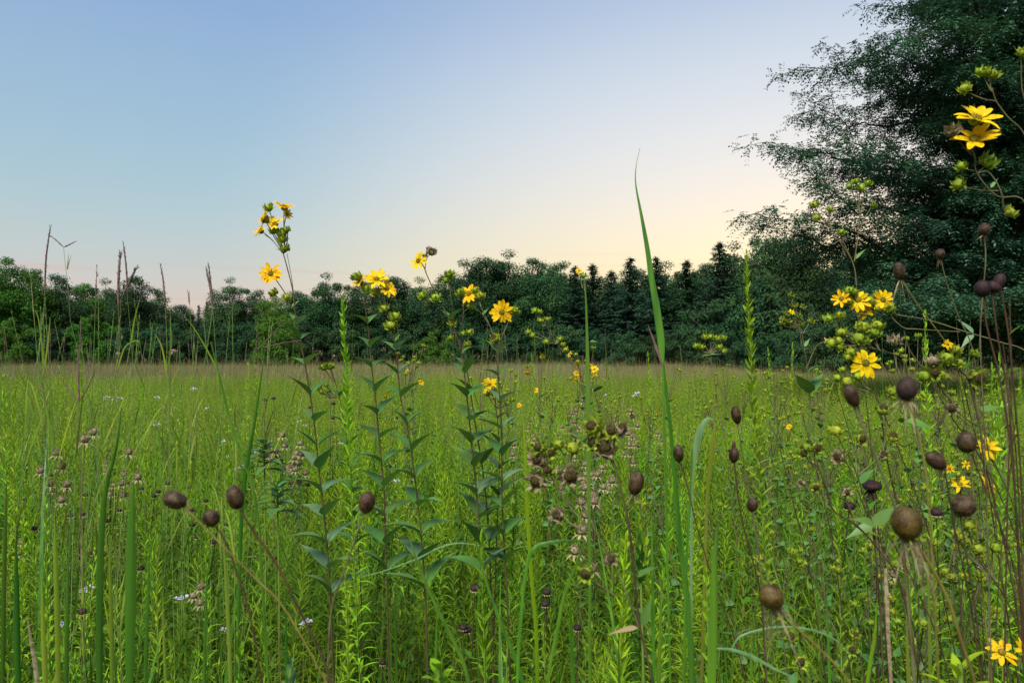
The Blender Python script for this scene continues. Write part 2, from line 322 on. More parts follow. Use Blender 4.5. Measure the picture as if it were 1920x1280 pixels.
for k in range(4):
    gb,tb,lb=MB(),MB(),MB()
    for q in range(50): add_blades(gb,random.uniform(-1.4,1.4),random.uniform(-1.4,1.4),6,random.uniform(.55,.78),.12,.022,2,.25,.2)
    for q in range(110): add_blades(tb,random.uniform(-1.4,1.4),random.uniform(-1.4,1.4),1,random.uniform(.72,1.0),.1,.014,3,.12,.1)
    for q in range(40): add_forb(lb,None,random.uniform(-1.4,1.4),random.uniform(-1.4,1.4),random.uniform(.45,.72),nl=9,ll=.12,lw=.03,seg=1)
    for q in range(6): add_blades(tb,random.uniform(-1.4,1.4),random.uniform(-1.4,1.4),1,random.uniform(1.05,1.6),.1,.008,3,.10,.05)
    for q in range(3): add_blades(gb,random.uniform(-1.4,1.4),random.uniform(-1.4,1.4),1,random.uniform(1.0,1.6),.1,.010,3,.10,.05)
    farp.append(proto('far_patch',[(gb,M['far']),(tb,M['tan']),(lb,M['far'])]))
n=4300; pts=wedge(n,24,92,5)
scatter('distant_grass','olive and tan grass of the far meadow in front of the treeline','grass',farp,pts,rng.uniform(0,6.28,n),rng.uniform(.8,1.12,n)*(1+.10*np.sin(pts[:,0]*.31+1)*np.sin(pts[:,1]*.23)),rng.integers(0,4,n),.02)

# ------------------------------------------------------------------ trees
def crown_tree(name,H,Rc,seed,leafmat,clumps=60,per=110,leaf=.28,base=.15,flat=1.0):
    """broadleaf tree: tapered trunk, limbs, leaf clumps through the crown's volume. H height, Rc crown radius"""
    rs=np.random.default_rng(seed); root=empty(name)
    tb=MB(); tb.tube(smooth([[0,0,0],[rs.normal()*.1,rs.normal()*.1,H*.35],[rs.normal()*.25,rs.normal()*.25,H*.68]],4),np.linspace(H*.02,H*.004,9),7)
    cb=MB(); cz=H*(base+1)/2; hz=H*(1-base)/2
    for c in range(clumps):
        d=rs.normal(size=3); d/=np.linalg.norm(d); r=rs.random()**.35*min(1.0,1+.25*math.sin(3*math.atan2(d[1],d[0])+seed)+.12*rs.normal())
        ctr=np.array([d[0]*Rc*r*.85,d[1]*Rc*r*.85,cz+d[2]*hz*r*.86]); ctr[2]=min(ctr[2],H*.97)
        if ctr[2]>cz: ctr[:2]*=1-.35*((ctr[2]-cz)/hz)**2
        cr=H*rs.uniform(.05,.11)
        cr*=1-.35*max(0,(ctr[2]-cz)/hz)
        if c%3==0: tb.tube(smooth([[0,0,max(H*.15,ctr[2]*.55)],[ctr[0]*.5,ctr[1]*.5,ctr[2]*.8],ctr],3),np.linspace(H*.007,H*.001,7),4)
        n=int(per*rs.uniform(.6,1.3)); v=rs.normal(size=(n,3)); v/=np.linalg.norm(v,axis=1)[:,None]; rad=rs.random(n)**.3
        p=ctr+v*rad[:,None]*cr*np.array([1.25,1.25,.8*flat])*(1+.16*rs.normal(size=(n,1)))
        dd=v*[1,1,.3]+rs.normal(size=(n,3))*.6; dd[:,2]-=.25
        nn=v+rs.normal(size=(n,3))*.5; nn[:,2]+=.7
        cb.leaves(p,dd,nn,leaf*rs.uniform(.6,1.3,n),leaf*.55,lance,1,droop=.15)
    zm=max(v[:,2].max() for v in cb.v); q=np.sort(np.concatenate([v[:,2] for v in cb.v]))[-1800]
    for b in (tb,cb):
        for v in b.v: v[:,2]*=H/q; v[:,2]=np.where(v[:,2]>H,H+(v[:,2]-H)*.8,v[:,2])
    tb.build('trunk',M['bark'],root); cb.build('crown',leafmat,root); return root
def spruce_tree(name,H,Rb,seed):
    rs=np.random.default_rng(seed); root=empty(name); tb=MB(); cb=MB()
    tb.tube([[0,0,0],[.02,0,H*.5],[0,0,H]],[H*.018,H*.01,.01],6)
    z=H*.06
    while z<H*.985:
        t=z/H; L_=Rb*(1-t)**.95*1.1+.05; nb=int(5+8*(1-t))
        th=rs.uniform(0,6.28,nb); Ls=L_*rs.uniform(.45,1.2,nb)
        for a,l in zip(th,Ls):
            dx,dy=math.cos(a),math.sin(a); m=max(4,int(l/.13)); s=np.linspace(.1,1,m)
            sag=-.22*l*s+ .16*l*s**2 if t<.75 else .35*l*s
            c=np.stack([dx*l*s,dy*l*s,z+sag],-1); c=np.repeat(c,4,0)+rs.normal(size=(m*4,3))*.04
            k=len(c); dd=np.stack([dx+rs.normal(size=k)*.8,dy+rs.normal(size=k)*.8,rs.normal(size=k)*.35-.25],-1)
            cb.leaves(c,dd,rs.normal(size=(k,3))*.5+[0,0,1],rs.uniform(.14,.32,k)*(1-.4*t),.07,lance,1,droop=.2)
        z+=H*.013*rs.uniform(.7,1.4)
    cb.leaves(np.array([[0,0,H*.96]]*6),rdir(6)*.4+[0,0,1.4],[1,0,0],.6,.05,lance,2)
    tb.build('trunk',M['bark'],root); cb.build('crown',M['leafs'],root); return root
GT='trees of the far treeline'
bt=[crown_tree('broadleaf_tree',10,rr,s,M['leafb'],75,300,.19,.06) for s,rr in ((1,3.4),(2,2.9),(3,3.8),(4,3.1))]
bl=[crown_tree('broadleaf_tree',10,3.5,s,M['leafl'],75,300,.19,.05) for s in (11,12)]
sh=[crown_tree('shrub',4,2.9,s,M['leafb'],60,240,.16,-.1) for s in (21,22)]
shl=[crown_tree('shrub',4,2.9,23,M['leafl'],60,240,.16,-.1)]
spr=[spruce_tree('spruce_tree',11,1.9,s) for s in (31,32)]
used=set()
def place_tree(pool,k,px,top,d,label,cat='tree',H=10,wid=1.0,base_h=None):
    p0=P(px,668,d); z=P(px,top,d)[2]; s=z/H*1.035; src=pool[k%len(pool)]
    sc=(s*wid*random.uniform(.95,1.1),s*wid*random.uniform(.95,1.1),s); rz=random.uniform(0,6.28)
    if src.name not in used:
        used.add(src.name); KIDS[src]=[(c,list(c.children)) for c in src.children]; o=src; o.location=(p0[0],d,-.05); o.scale=sc; o.rotation_euler=(0,0,rz)
    else: o=dup(src,(p0[0],d,-.05),rz,sc)
    tag(o,label,cat,GT if cat=='tree' else 'shrubs along the foot of the treeline'); return o
TL=[ # px, top y, distance, pool, label
 (8,503,66,bl,'tall light green broadleaf tree at the left edge of the photo'),
 (58,520,70,bl,'light green broadleaf tree second from the left edge, rounded top'),
 (108,530,72,bt,'dark round-topped tree behind the grass stem with the bent branch'),
 (158,544,76,bl,'tree with a pale yellow-green top behind the left grasses'),
 (200,548,78,bt,'low even-topped tree right of the yellow-green topped tree'),
 (246,530,74,bt,'tree with a high crown just right of the three purple grass spikes'),
 (286,552,78,bt,'narrow tree at the left side of the low gap in the treeline'),
 (345,580,86,bt,'low thin tree at the bottom of the gap in the treeline, left'),
 (428,546,80,bt,'round dark tree right of the pair of purple grass spikes'),
 (470,552,82,bt,'dark tree below and left of the tallest yellow flower cluster'),
 (512,566,70,bl,'lighter green tree directly behind the lone yellow flower head on the tallest plant'),
 (560,556,82,bt,'dark tree right of the tallest flowering plant'),
 (608,538,80,bt,'tree with a ragged top between the tallest plant and the goldenrod spire'),
 (655,545,80,bt,'dark tree behind the goldenrod spire, left of the three-headed flowers'),
 (700,538,82,bt,'dark tree directly behind the yellow three-headed flower cluster'),
 (742,532,84,bt,'dark tree just right of the yellow three-headed flower cluster'),
 (790,545,84,bt,'low-topped tree under the leaning yellow flower'),
 (835,528,80,bt,'dark tree just left of the higher block of trees at centre'),
 (872,506,78,bt,'tall round-topped tree at the left end of the higher central block'),
 (912,500,80,bt,'tall tree above the yellow flower facing the camera'),
 (955,503,79,bt,'tall tree above and right of the camera-facing yellow flower'),
 (1010,500,78,bt,'tall tree left of the first spruce in the treeline'),
 (1052,508,82,bt,'tree just left of the small yellow-tipped stem at centre'),
 (1320,508,78,bt,'broadleaf tree between the two lone spruces'),
 (1378,490,74,bt,'broadleaf tree touching the right side of the tallest spruce'),
 (1425,462,70,bt,'tall broadleaf tree right of the tall goldenrod spire'),
 (1468,470,68,bt,'tall broadleaf tree left of where the big tree overlaps the treeline'),
 (1508,456,64,bt,'tall broadleaf tree under the lowest limb tip of the big tree'),
 (1150,540,84,bt,'broadleaf tree between spruces, behind the long curved blade'),
 (1255,530,84,bt,'broadleaf tree right of the long curved grass blade')]
for k,(px,top,d,pool,lab) in enumerate(TL): place_tree(pool,k,px,top,d,lab,wid=.95)
SL=[(1078,505,76,'spruce just left of centre right, behind the small yellow-tipped stem'),(1112,500,78,'pointed spruce between the upright green blade and the long curved blade'),
 (1182,488,74,'tall pointed spruce immediately left of the long curved blade'),(1146,512,77,'lower spruce left of the tall one beside the curved blade'),
 (1231,488,80,'slim spruce immediately right of the long curved blade'),(1288,494,78,'lone spruce with a thin spire in the dip of the treeline'),
 (1350,462,70,'tallest spruce of the treeline, left of the tall goldenrod spire'),(388,568,84,'small distant spruce in the gap at left'),(372,575,86,'smallest distant spruce, left of its twin in the gap'),
 (1012,512,80,'dark spruce among the tall central broadleaf trees'),(858,552,76,'short spruce at the foot of the central block')]
for k,(px,top,d,lab) in enumerate(SL): place_tree(spr,k,px,top,d,lab,H=11,wid=2.1 if px>1000 else 1.2)
# back row, closes the wood behind
k=0
for px in range(-420,1700,52):
    tp=np.interp(px,[-400,0,300,345,400,600,850,900,1350,1500,1700],[520,545,590,600,590,570,560,530,520,490,480])+random.uniform(-6,12)
    place_tree(bt,k,px+random.uniform(-12,12),tp,92+random.uniform(-2,8),'dark tree in the hidden back row of the treeline, only its leaves showing in gaps',wid=1.15); k+=1
# understory in front
shr=[(-330,600,62,0),(-250,590,62,1),(-170,600,62,0),(-90,590,60,0),(20,614,60,1),(95,619,62,0),(170,609,63,1),(240,624,64,0),(300,614,66,0),(350,624,66,0),(410,619,66,0),(455,614,64,0),(520,614,60,1),(580,619,64,0),(640,614,66,0),(700,619,66,0),(760,624,66,0),(815,632,60,1),(870,614,64,0),(930,619,66,0),(990,624,66,0),(1050,614,64,0),(1110,624,66,0),(1170,629,60,0),(1220,634,60,0),(1290,619,60,0),(1345,572,52,2),(1420,552,50,2),(1480,565,48,2),(1540,614,44,0),(1600,615,42,2),(1660,614,40,0),(1560,610,36,2),(1490,625,40,2),(1440,630,44,0),(1380,625,48,2),(1720,600,44,0),(1780,595,46,0),(1840,590,44,0),(1900,590,46,0),(1960,590,44,0),(2030,585,46,0),(2110,585,48,0),(1690,610,60,0),(1810,600,62,0),(1930,600,62,0)]
for k,(px,top,d,b) in enumerate(shr):
    lab='dark green shrub growing at the foot of the treeline' if b==0 else ('lighter green shrub growing at the foot of the treeline' if b==1 else 'mounded mid-green shrub at the right end of the treeline foot')
    place_tree(shl if b==1 else sh,k,px,top,d,lab,'shrub',H=4,wid=.85)
# trees behind the big tree, right
for k,(px,top,d,lab) in enumerate([(1600,585,40,'rounded tree low behind the left limbs of the big feathery tree'),(1690,545,38,'dark tree behind the middle of the big feathery tree'),(1790,470,36,'dark tree behind the two-headed flower at right'),(1880,400,34,'dark tree at the right edge behind the big feathery tree'),(1990,400,34,'dark tree beyond the right edge behind the big feathery tree')]):
    place_tree(bt,k,px,top,d,lab,wid=1.15)

# ------------------------------------------------------------------ the big feathery tree at right
def locust():
    d0=17.0; base=P(2030,668,d0); base[2]=0; root=empty('feathery_tree',base)
    tb,cb=MB(),MB()
    trunk=smooth([base,base+[-.1,0,2.5],base+[-.35,.1,6],base+[-.2,0,12]],6); tb.tube(trunk,np.linspace(.28,.07,len(trunk)),9)
    targets=[]
    # limb tips seen against the sky
    for px,py,dd in [(1440,408,-.5),(1478,440,.6),(1484,280,0),(1520,325,-1),(1545,128,.3),(1530,200,1),(1575,260,-.5),(1600,380,-.6),(1640,95,-.5),(1655,170,1),(1700,20,0),(1690,120,-1.5),(1740,-30,.5),(1560,470,1),(1620,520,1.5),(1650,300,-1.8),(1720,420,-2),(1760,520,-1.5),(1590,330,1.5),(1700,200,1.8),(1690,350,.8),(1640,450,-.5)]:
        targets.append(np.append(P(px,py,d0+dd),1))
    for px,py in [(1760,60),(1830,10),(1900,60),(1780,150),(1850,180),(1780,260),(1880,280),(1760,340),(1840,380),(1900,440),(1780,450),(1860,520),(1720,560),(1800,590),(1900,580),(1820,-90),(1900,-120),(1960,0),(1980,150),(1990,300),(2000,450),(1750,-80),(1740,250),(1820,300),(1920,360),(1700,500),(1660,560)]:
        for q in range(2):
            t_=P(px+random.uniform(-30,30),py+random.uniform(-30,30),d0+random.uniform(-3.2,3.6)); targets.append(np.append(t_,1) if px<1800 and py<520 else t_)
    for q in range(16):
        a=random.uniform(-1.4,1.4); h=random.uniform(2.5,12); rr=random.uniform(3,6.5); targets.append(base+[rr*math.cos(a),rr*math.sin(a),h])
    for T in targets:
        edge=len(T)==4; T=np.array(T)[:3]; hor=np.linalg.norm((T-base)[:2]); hs=min(11,max(1.6,T[2]-hor*.42)); s=trunk[np.argmin(abs(trunk[:,2]-hs))]
        mid1=s+(T-s)*.4+[0,0,random.uniform(-.03,.13)*hor]+rng.normal(size=3)*.3; mid2=s+(T-s)*.75+[0,0,random.uniform(.0,.1)*hor]+rng.normal(size=3)*.25
        lim=smooth([s,mid1,mid2,T],5); L0=np.linalg.norm(T-s); wob=rng.normal(size=(len(lim),3))*.07; wob[0]=0; wob[-3:]*=.3; lim=lim+wob; tb.tube(lim,np.linspace(.013*L0**.7+.01,.006,len(lim)),5)
        ns=int(6+L0*2.2); fr=np.linspace(.34,1,ns)
        pts=at_len(lim,fr); ax=unit(lim[-1]-lim[-4]); 
        for k,(f_,p) in enumerate(zip(fr,pts)):
            ang=(1 if k%2 else -1)*random.uniform(.5,1.15); horiz=unit([ax[0],ax[1],0]); ca,sa=math.cos(ang),math.sin(ang)
            d=np.array([horiz[0]*ca-horiz[1]*sa,horiz[0]*sa+horiz[1]*ca,random.uniform(-.1,.45)])
            if f_>.97: d=ax+[0,0,.1]
            l=random.uniform(.7,1.5)*(1.25-.5*f_); d=unit(d)
            sub=smooth([p,p+d*l*.5+[0,0,.05*l],p+d*l+[0,0,-.16*l]],4); tb.tube(sub,np.linspace(.012,.003,len(sub)),3)
            nt_=int(7+l*9); tf=np.linspace(.12,1,nt_); tp=at_len(sub,tf)
            # short twigs each with hanging feathery leaves
            for m in range(nt_):
                td=unit(d*.6+rng.normal(size=3)*[.7,.7,.25]); nl=(3 if edge else 6); tl=random.uniform(.12,.30)
                bp=tp[m]+td[None]*tl*np.linspace(.2,1,nl)[:,None]
                ld=unit(td*.7+rng.normal(size=(nl,3))*.45+[0,0,-.45]); LL=rng.uniform(.15,.28,nl)
                # leaflets: two rows
                q=4; s_=np.linspace(.15,1,q)
                bb=(bp[:,None,:]+ld[:,None,:]*(LL[:,None]*s_[None])[:,:,None]-np.array([0,0,1])*(LL[:,None]*s_[None]**2*.25)[:,:,None]).reshape(-1,3)
                side=unit(np.cross(ld,[0,0,1])+1e-4); sd=np.repeat(side,q,0); l2=np.repeat(ld,q,0); LL2=np.repeat(LL,q)
                for sg in (-1,1):
                    cb.leaves(bb,sd*sg+l2*.7+rng.normal(size=bb.shape)*.2+[0,0,-.15],rng.normal(size=bb.shape)*.35+[0,0,1],LL2*.34,.034,lambda t:(.5,1,.3)[int(round(t*2))],1)
    tb.build('trunk',M['bark'],root,base); cb.build('crown',M['leafh'],root,base)
    tag(root,'large dark tree with drooping feathery foliage filling the upper right corner','tree')
locust()

# ------------------------------------------------------------------ the moon, thin crescent left of the big tree
mp=P(1521,190,1500); mb=MB(); u=np.linspace(-1,1,15); rr=8.0
ri=unit(np.cross(unit(mp-[0,0,CAMZ]),[0,0,1])); upv=np.array([0,0,1.]); fw=unit(mp-[0,0,CAMZ])
ax=unit(ri*.93+upv*-.36); pe=np.cross(fw,ax)
o1=mp+rr*(np.cos(u*1.5)[:,None]*ax+np.sin(u*1.5)[:,None]*pe); i1=mp+rr*((np.cos(u*1.5)*.80-.0)[:,None]*ax+np.sin(u*1.5)[:,None]*pe)
o2=o1+fw*2; i2=i1+fw*2; V=np.stack([o1,i1,i2,o2],1).reshape(-1,3); f=[]
for k in range(14):
    for a in range(4): b=(a+1)%4; f.append([k*4+a,k*4+b,k*4+4+b,k*4+4+a])
mb.add(V,f); mm=bpy.data.materials.new('moonlight'); mm.use_nodes=True; mm.node_tree.nodes.clear()
e=mm.node_tree.nodes.new('ShaderNodeEmission'); e.inputs[0].default_value=(1,.99,.96,1); e.inputs[1].default_value=1.0; oo=mm.node_tree.nodes.new('ShaderNodeOutputMaterial'); mm.node_tree.links.new(e.outputs[0],oo.inputs[0])
m_o=mb.build('crescent_moon',mm,None,mp); m_o.location=mp; tag(m_o,'thin white crescent moon low in the sky left of the big feathery tree','moon')

# ------------------------------------------------------------------ plant building kit
def face(fx,fy,fz): return unit(np.array([fx,-fy,fz],float))
def ribbon(mb,pts,w,fold=.25,roll=0.0):
    pts=np.asarray(pts,float); n=len(pts); t=unit(np.gradient(pts,axis=0)); view=unit(pts-np.array([0,0,CAMZ])); sd=unit(np.cross(t,view)); nn=np.cross(sd,t)
    a=np.linspace(roll*.3,roll,n)[:,None]; s2=sd*np.cos(a)+nn*np.sin(a); n2=np.cross(s2,t); h=(np.asarray(w)*.5)[:,None]
    V=np.stack([pts-s2*h+n2*h*fold,pts,pts+s2*h+n2*h*fold],1).reshape(-1,3); f=[]
    for i in range(n-1):
        for b in range(2): q=i*3+b; f.append([q,q+1,q+4,q+3])
    mb.add(V,f)
def flower_parts(root,off,c,fd,Rr,npet=12,cup=.15,side='full',matp='petal'):
    """petals > flower_disc, calyx.  fd = where the flower looks"""
    fd=unit(fd); a=unit(np.cross(fd,[.2,.1,.97])); b=np.cross(fd,a)
    th=np.linspace(0,2*math.pi,npet,endpoint=False)+rng.normal(size=npet)*.09+random.random()
    rad=np.cos(th)[:,None]*a+np.sin(th)[:,None]*b
    pm=MB(); tilt=cup+rng.normal(size=npet)*.16
    pm.leaves(c+rad*Rr*.16,rad+fd*tilt[:,None],fd+rng.normal(size=(npet,3))*.12,Rr*.86*rng.uniform(.78,1.08,npet),Rr*rng.uniform(.30,.40,npet),petal,5,droop=rng.uniform(-.04,.12,npet),fold=.26,cup=rng.uniform(-.35,.18,npet))
    fl=pm.build('flower',M[matp],root,off)
    dm=MB(); dm.ellipsoid(c+fd*Rr*.04,fd,Rr*.10,Rr*.25,12,6,.12)
    n=46; k=np.arange(n)+.5; r_=np.sqrt(k/n)*Rr*.24; t_=k*2.4; bp=c+fd*Rr*.08+np.cos(t_)[:,None]*a*r_[:,None]+np.sin(t_)[:,None]*b*r_[:,None]
    dm.leaves(bp,fd+rng.normal(size=(n,3))*.35,a,Rr*.12,Rr*.05,lance,1)
    dm.build('flower_disc',M['disc'],fl,0*np.array(off)+off)
    cm=MB(); cm.ellipsoid(c-fd*Rr*.12,fd,Rr*.2,Rr*.27,9,5)
    m=9; t2=np.arange(m)*6.283/m; r2=np.cos(t2)[:,None]*a+np.sin(t2)[:,None]*b
    cm.leaves(c-fd*Rr*.22+r2*Rr*.16,r2*.8+fd*.55,fd,Rr*.42,Rr*.24,ovate,2,fold=.2,cup=.3)
    cm.build('calyx',M['bract'],fl,off)
    # children share the parent's frame: flower sits at the root's origin
    return fl
def bud_part(root,off,c,fd,s,open_=0.0,dry=False):
    """globe of overlapping pointed bracts, > bud_centre where it is open"""
    fd=unit(fd); a=unit(np.cross(fd,[.2,.13,.97])); b=np.cross(fd,a); bm=MB()
    s=s*.95; bm.ellipsoid(c-fd*s*(.04+.14*open_),fd,s*(.38-.12*open_),s*.40,12,8,.16)
    for ring,(n,rr,up,ln) in enumerate([(7,.14,.55,.50),(7,.27,1.3,.50),(6,.30,2.6,.42)]):
        t=np.arange(n)*6.283/n+ring*.45+rng.normal(size=n)*.1; rad=np.cos(t)[:,None]*a+np.sin(t)[:,None]*b
        bs=c-fd*s*(.34-.2*ring)+rad*s*rr*(1.2)
        u=up*(1-open_*.55)
        bm.leaves(bs,rad+fd*u,fd*.5+rad*.6+rng.normal(size=(n,3))*.22,s*ln*rng.uniform(.85,1.15,n),s*.40*rng.uniform(.7,1.1,n),ovate,4,fold=.3,cup=(-.16+.30*open_)*rng.uniform(.3,1.8,n))
    bo=bm.build('flower_bud',M['dry'] if dry else M['bract'],root,off)
    if open_>.3:
        cm=MB(); cm.ellipsoid(c+fd*s*.10,fd,s*.20,s*.31,10,6,.3); k=30; kk=np.arange(k)+.5; r_=np.sqrt(kk/k)*s*.28; t_=kk*2.4
        cm.leaves(c+fd*s*.25+np.cos(t_)[:,None]*a*r_[:,None]+np.sin(t_)[:,None]*b*r_[:,None],fd+rng.normal(size=(k,3))*.4,a,s*.16,s*.05,lance,1)
        cm.build('bud_centre',M['budc'],bo,off)
    return bo
def subdiv(p,g):
    seg=np.mean(np.linalg.norm(np.diff(p,axis=0),axis=1)); n=max(1,min(14,int(np.linalg.norm(g-p[-1])/seg)))
    return p[-1]+(g-p[-1])*(np.arange(1,n+1)/n)[:,None]
def to_ground(p,q,n=3):
    """continue a stem from p (coming from q above) down to the ground"""
    d=unit(p-q); d[2]=min(d[2],-.55); g=p+d*(p[2]/-d[2]); g[2]=0; return g
class Plant:
    def __init__(s,name,label,cat,stem,d,r=.0035,rt=.0016,m='rstem',group=None,lean=0,hd=None):
        n=len(stem); ds=np.linspace(d if hd is None else hd,d,n); p=np.array([P(x,y,k) for (x,y),k in zip(stem,ds)])
        g=to_ground(p[-1],p[-2]); g[0]=p[-1][0]+(g[0]-p[-1][0])*.6; g[1]=p[-1][1]+(g[1]-p[-1][1])*.4
        s.path=smooth(np.vstack([p,subdiv(p,g)]),5); s.d=d; s.base=g.copy(); s.root=empty(name,g); tag(s.root,label,cat,group)
        mb=MB(); mb.tube(s.path,np.linspace(rt,r,len(s.path))*(1.0 if d>2 else .72),6); mb.build('stem',M[m],s.root,s.base); s.m=m; s.top=p[0]
    def dep(s,px,py):   # depth of the stem where it is nearest in the picture
        q=s.path; return float(q[np.argmin([abs((v[0]/max(v[1],.1))*F+960-px)+abs(666-(v[2]-CAMZ)/max(v[1],.1)*F-py) for v in q])][1])
    def stempt(s,py):
        q=s.path; yy=666-(q[:,2]-CAMZ)/q[:,1]*F; o=np.argsort(yy); return np.stack([np.interp(py,yy[o],q[o,k]) for k in range(3)],-1)
    def twig(s,pts,dd=0,r=.0016,m='rstemp',name='branch'):
        p=np.array([P(x,y,s.d+dd*i/(len(pts)-1)) for i,(x,y) in enumerate(pts)]); q=smooth(p,4); mb=MB(); mb.tube(q,np.linspace(r,r*.7,len(q)),5); mb.build(name,M[m],s.root,s.base); return q[-1]
    def pairs(s,ys,L0=.075,L1=.10,az0=.3,wide=.54,m='rleaf',up=.80):
        for k,y in enumerate(ys):
            p=s.stempt(y); az=(.55 if k%2 else -.45)+random.uniform(-.3,.3); ln=(L0+(L1-L0)*k/max(1,len(ys)-1))*1.32
            for h in (0,math.pi):
                e=up+random.uniform(-.2,.25); a=az+h; d=np.array([math.cos(a)*math.cos(e),math.sin(a)*math.cos(e),math.sin(e)])
                mb=MB(); mb.leaves(p+d*.003,d,[-.3*math.cos(a),-.3*math.sin(a),1],ln*random.uniform(.85,1.1),ln*wide*random.uniform(.9,1.1),ovate,8,droop=random.uniform(.12,.4),fold=.35,cup=-.05)
                mb.build('leaf',M['rleafpale' if random.random()<.15 else m],s.root,s.base)
    def leaf(s,px,py,dx,dy,ln,wide=.42,m='rleaf'):
        p=P(px,py,s.d); q=P(px+dx,py+dy,s.d+random.uniform(-.02,.02)); mb=MB(); mb.leaves(p,q-p,[0,-.6,.8],ln,ln*wide,ovate,8,droop=.1,fold=.35); mb.build('leaf',M[m],s.root,s.base)
    def flower(s,px,py,size,fc,o=None,cup=.15,npet=12,dd=0.0):
        d=s.d+dd; c=P(px,py,d); f=face(fc[0],fc[1]+.35,fc[2]); Rr=size/2/F*d*1.15; flower_parts(s.root,s.base,c,f,Rr,npet,cup)
        if o: s._tw(o,c-f*Rr*.3,f,d)
    def bud(s,px,py,size,fc=(0,.3,1),o=None,op=0.0,dry=False,dd=0.0):
        d=s.d+dd; c=P(px,py,d); f=face(*fc); sz=size/F*d; bud_part(s.root,s.base,c,f,sz,op,dry)
        if o: s._tw(o,c-f*sz*.35,f,d)
    def _tw(s,o,e,f,d):
        p=P(o[0],o[1],s.d); q=smooth([p,(p+e)/2-f*np.linalg.norm(e-p)*.10,e],5); mb=MB(); mb.tube(q,np.linspace(.0017,.0012,len(q))*max(.6,min(1.4,d/2)),5); mb.build('branch',M['rstemp'],s.root,s.base)
    def head(s,px,py,lx,w,ang,m='seed',wisps=0,dd=0,spikes=520,wm='dry',wl=1.0):
        """dry oval seed head; ang = degrees from vertical of its long axis in the picture"""
        d=s.d+dd; c=P(px,py,d); ax=unit([math.sin(R(ang)),-.15,math.cos(R(ang))]); rl=lx/2/F*d; rw=w/2/F*d
        mb=MB(); mb.ellipsoid(c,ax,rl,rw,20,14,.03)
        k=np.arange(spikes)+.5; z=1-2*k/spikes; t=k*2.39996; a=unit(np.cross(ax,[.3,.2,.9])); b=np.cross(ax,a); rr=np.sqrt(1-z*z)
        loc=c+z[:,None]*ax*rl+(rr*np.cos(t))[:,None]*a*rw+(rr*np.sin(t))[:,None]*b*rw
        nr=unit(z[:,None]*ax/rl+(rr*np.cos(t))[:,None]*a/rw+(rr*np.sin(t))[:,None]*b/rw)
        mb.leaves(loc-nr*rw*.03,nr+ax*.45+rng.normal(size=(spikes,3))*.15,rng.normal(size=(spikes,3)),rw*rng.uniform(.08,.17,spikes),rw*.06,lance,1)
        h=mb.build('seed_head',M[m],s.root,s.base)
        if wisps:
            wisps=int(wisps*2.2); wb=MB(); t=rng.uniform(0,6.28,wisps); rad=np.cos(t)[:,None]*a+np.sin(t)[:,None]*b
            wb.leaves(c-ax*rl*.95+rad*rw*.3,rad*.5-ax*1.0+rng.normal(size=(wisps,3))*.45,rad,rw*wl*rng.uniform(.8,3,wisps),rw*rng.uniform(.1,.28,wisps),lambda t:.5+.5*math.sin(3*t+1),7,droop=rng.uniform(.2,.9,wisps),fold=.3,cup=rng.uniform(-.4,.4,wisps))
            wb.build('dried_petals',M[wm],h,s.base)
for k,(x0,y0,x1,y1,d) in enumerate([(1640,735,1745,1010,1.3),(1560,700,1640,960,1.7),(1893,560,1890,900,1.1),(1880,640,1912,960,1.05),(1790,640,1850,900,1.3),(1500,760,1560,1010,1.6),(1660,990,1760,1200,1.0),(1765,840,1800,1120,1.2),(1460,830,1520,1080,1.4),(1905,780,1875,1060,1.2),(1585,860,1690,1100,1.25),(1390,1000,1420,1200,1.3)]):
    q=Plant('bare_stalk',['dark bare stalk leaning left among the tangle at right','thin brown bare stalk in the tangle at right'][k%2],'stalk',[(x0,y0),((x0+x1)/2+random.uniform(-6,6),(y0+y1)/2),(x1,y1)],d,.0030,.0010,['darkstem','rstem'][k%2],'bare stalks in the right tangle')
    for z in (.2,.4,.6):
        xx=x0+(x1-x0)*z; yy=y0+(y1-y0)*z; sx=random.choice([-1,1]); q.leaf(xx,yy,sx*random.uniform(12,26),random.uniform(-22,8),.028,.3,'forbdark')
# ---- the row of tall rosinweeds across the middle
A=Plant('yellow_flower_plant','tallest yellow-flowered plant, flower cluster high against the sky left of centre','wildflower',[(530,470),(548,540),(553,582),(563,638),(575,700),(590,800),(597,870),(603,925),(612,1010),(620,1130)],2.35,.0042,.0018)
A.pairs([608,637,685,742,791,837,880,922,968,1018,1065,1110],.060,.115)
for o in [((497,440),(512,452),(530,475)),]: A.twig(o[::-1],0,.0016)
A.twig([(553,582),(548,530),(538,475)],0,.0014)
A.flower(533,388,40,(.3,.15,1),(535,470),.55,11); A.flower(497,409,30,(-.8,.2,.6),(528,455),.5,10); A.flower(489,433,32,(-.8,.3,.5),(512,452),.4,10); A.flower(516,420,34,(-.3,.5,.9),(528,460),.5,11)
A.flower(538,402,20,(.7,.4,.2),(532,450),.4,9)
for b in [(503,389,20),(528,437,20),(530,448,20),(512,432,18),(535,465,18),(497,412,16),(537,430,16)]: A.bud(b[0],b[1],b[2],(random.uniform(-.6,.6),.3,.8),(532,474))
A.flower(508,513,40,(-.2,.9,.35),(545,568),.1,14); A.bud(512,548,18,(-.5,.3,.8),(545,572)); A.bud(538,557,16,(.1,.3,1),(548,578)); A.leaf(548,575,22,-22,.035); A.leaf(546,574,-26,-6,.035); A.leaf(530,472,-20,-10,.03,.2)
B=Plant('yellow_flower_plant','slender plant with two round green buds, second stem from the left of the tall row','wildflower',[(622,695),(634,735),(645,790),(655,850),(661,910),(670,1000),(676,1100)],2.6,.003,.0012)
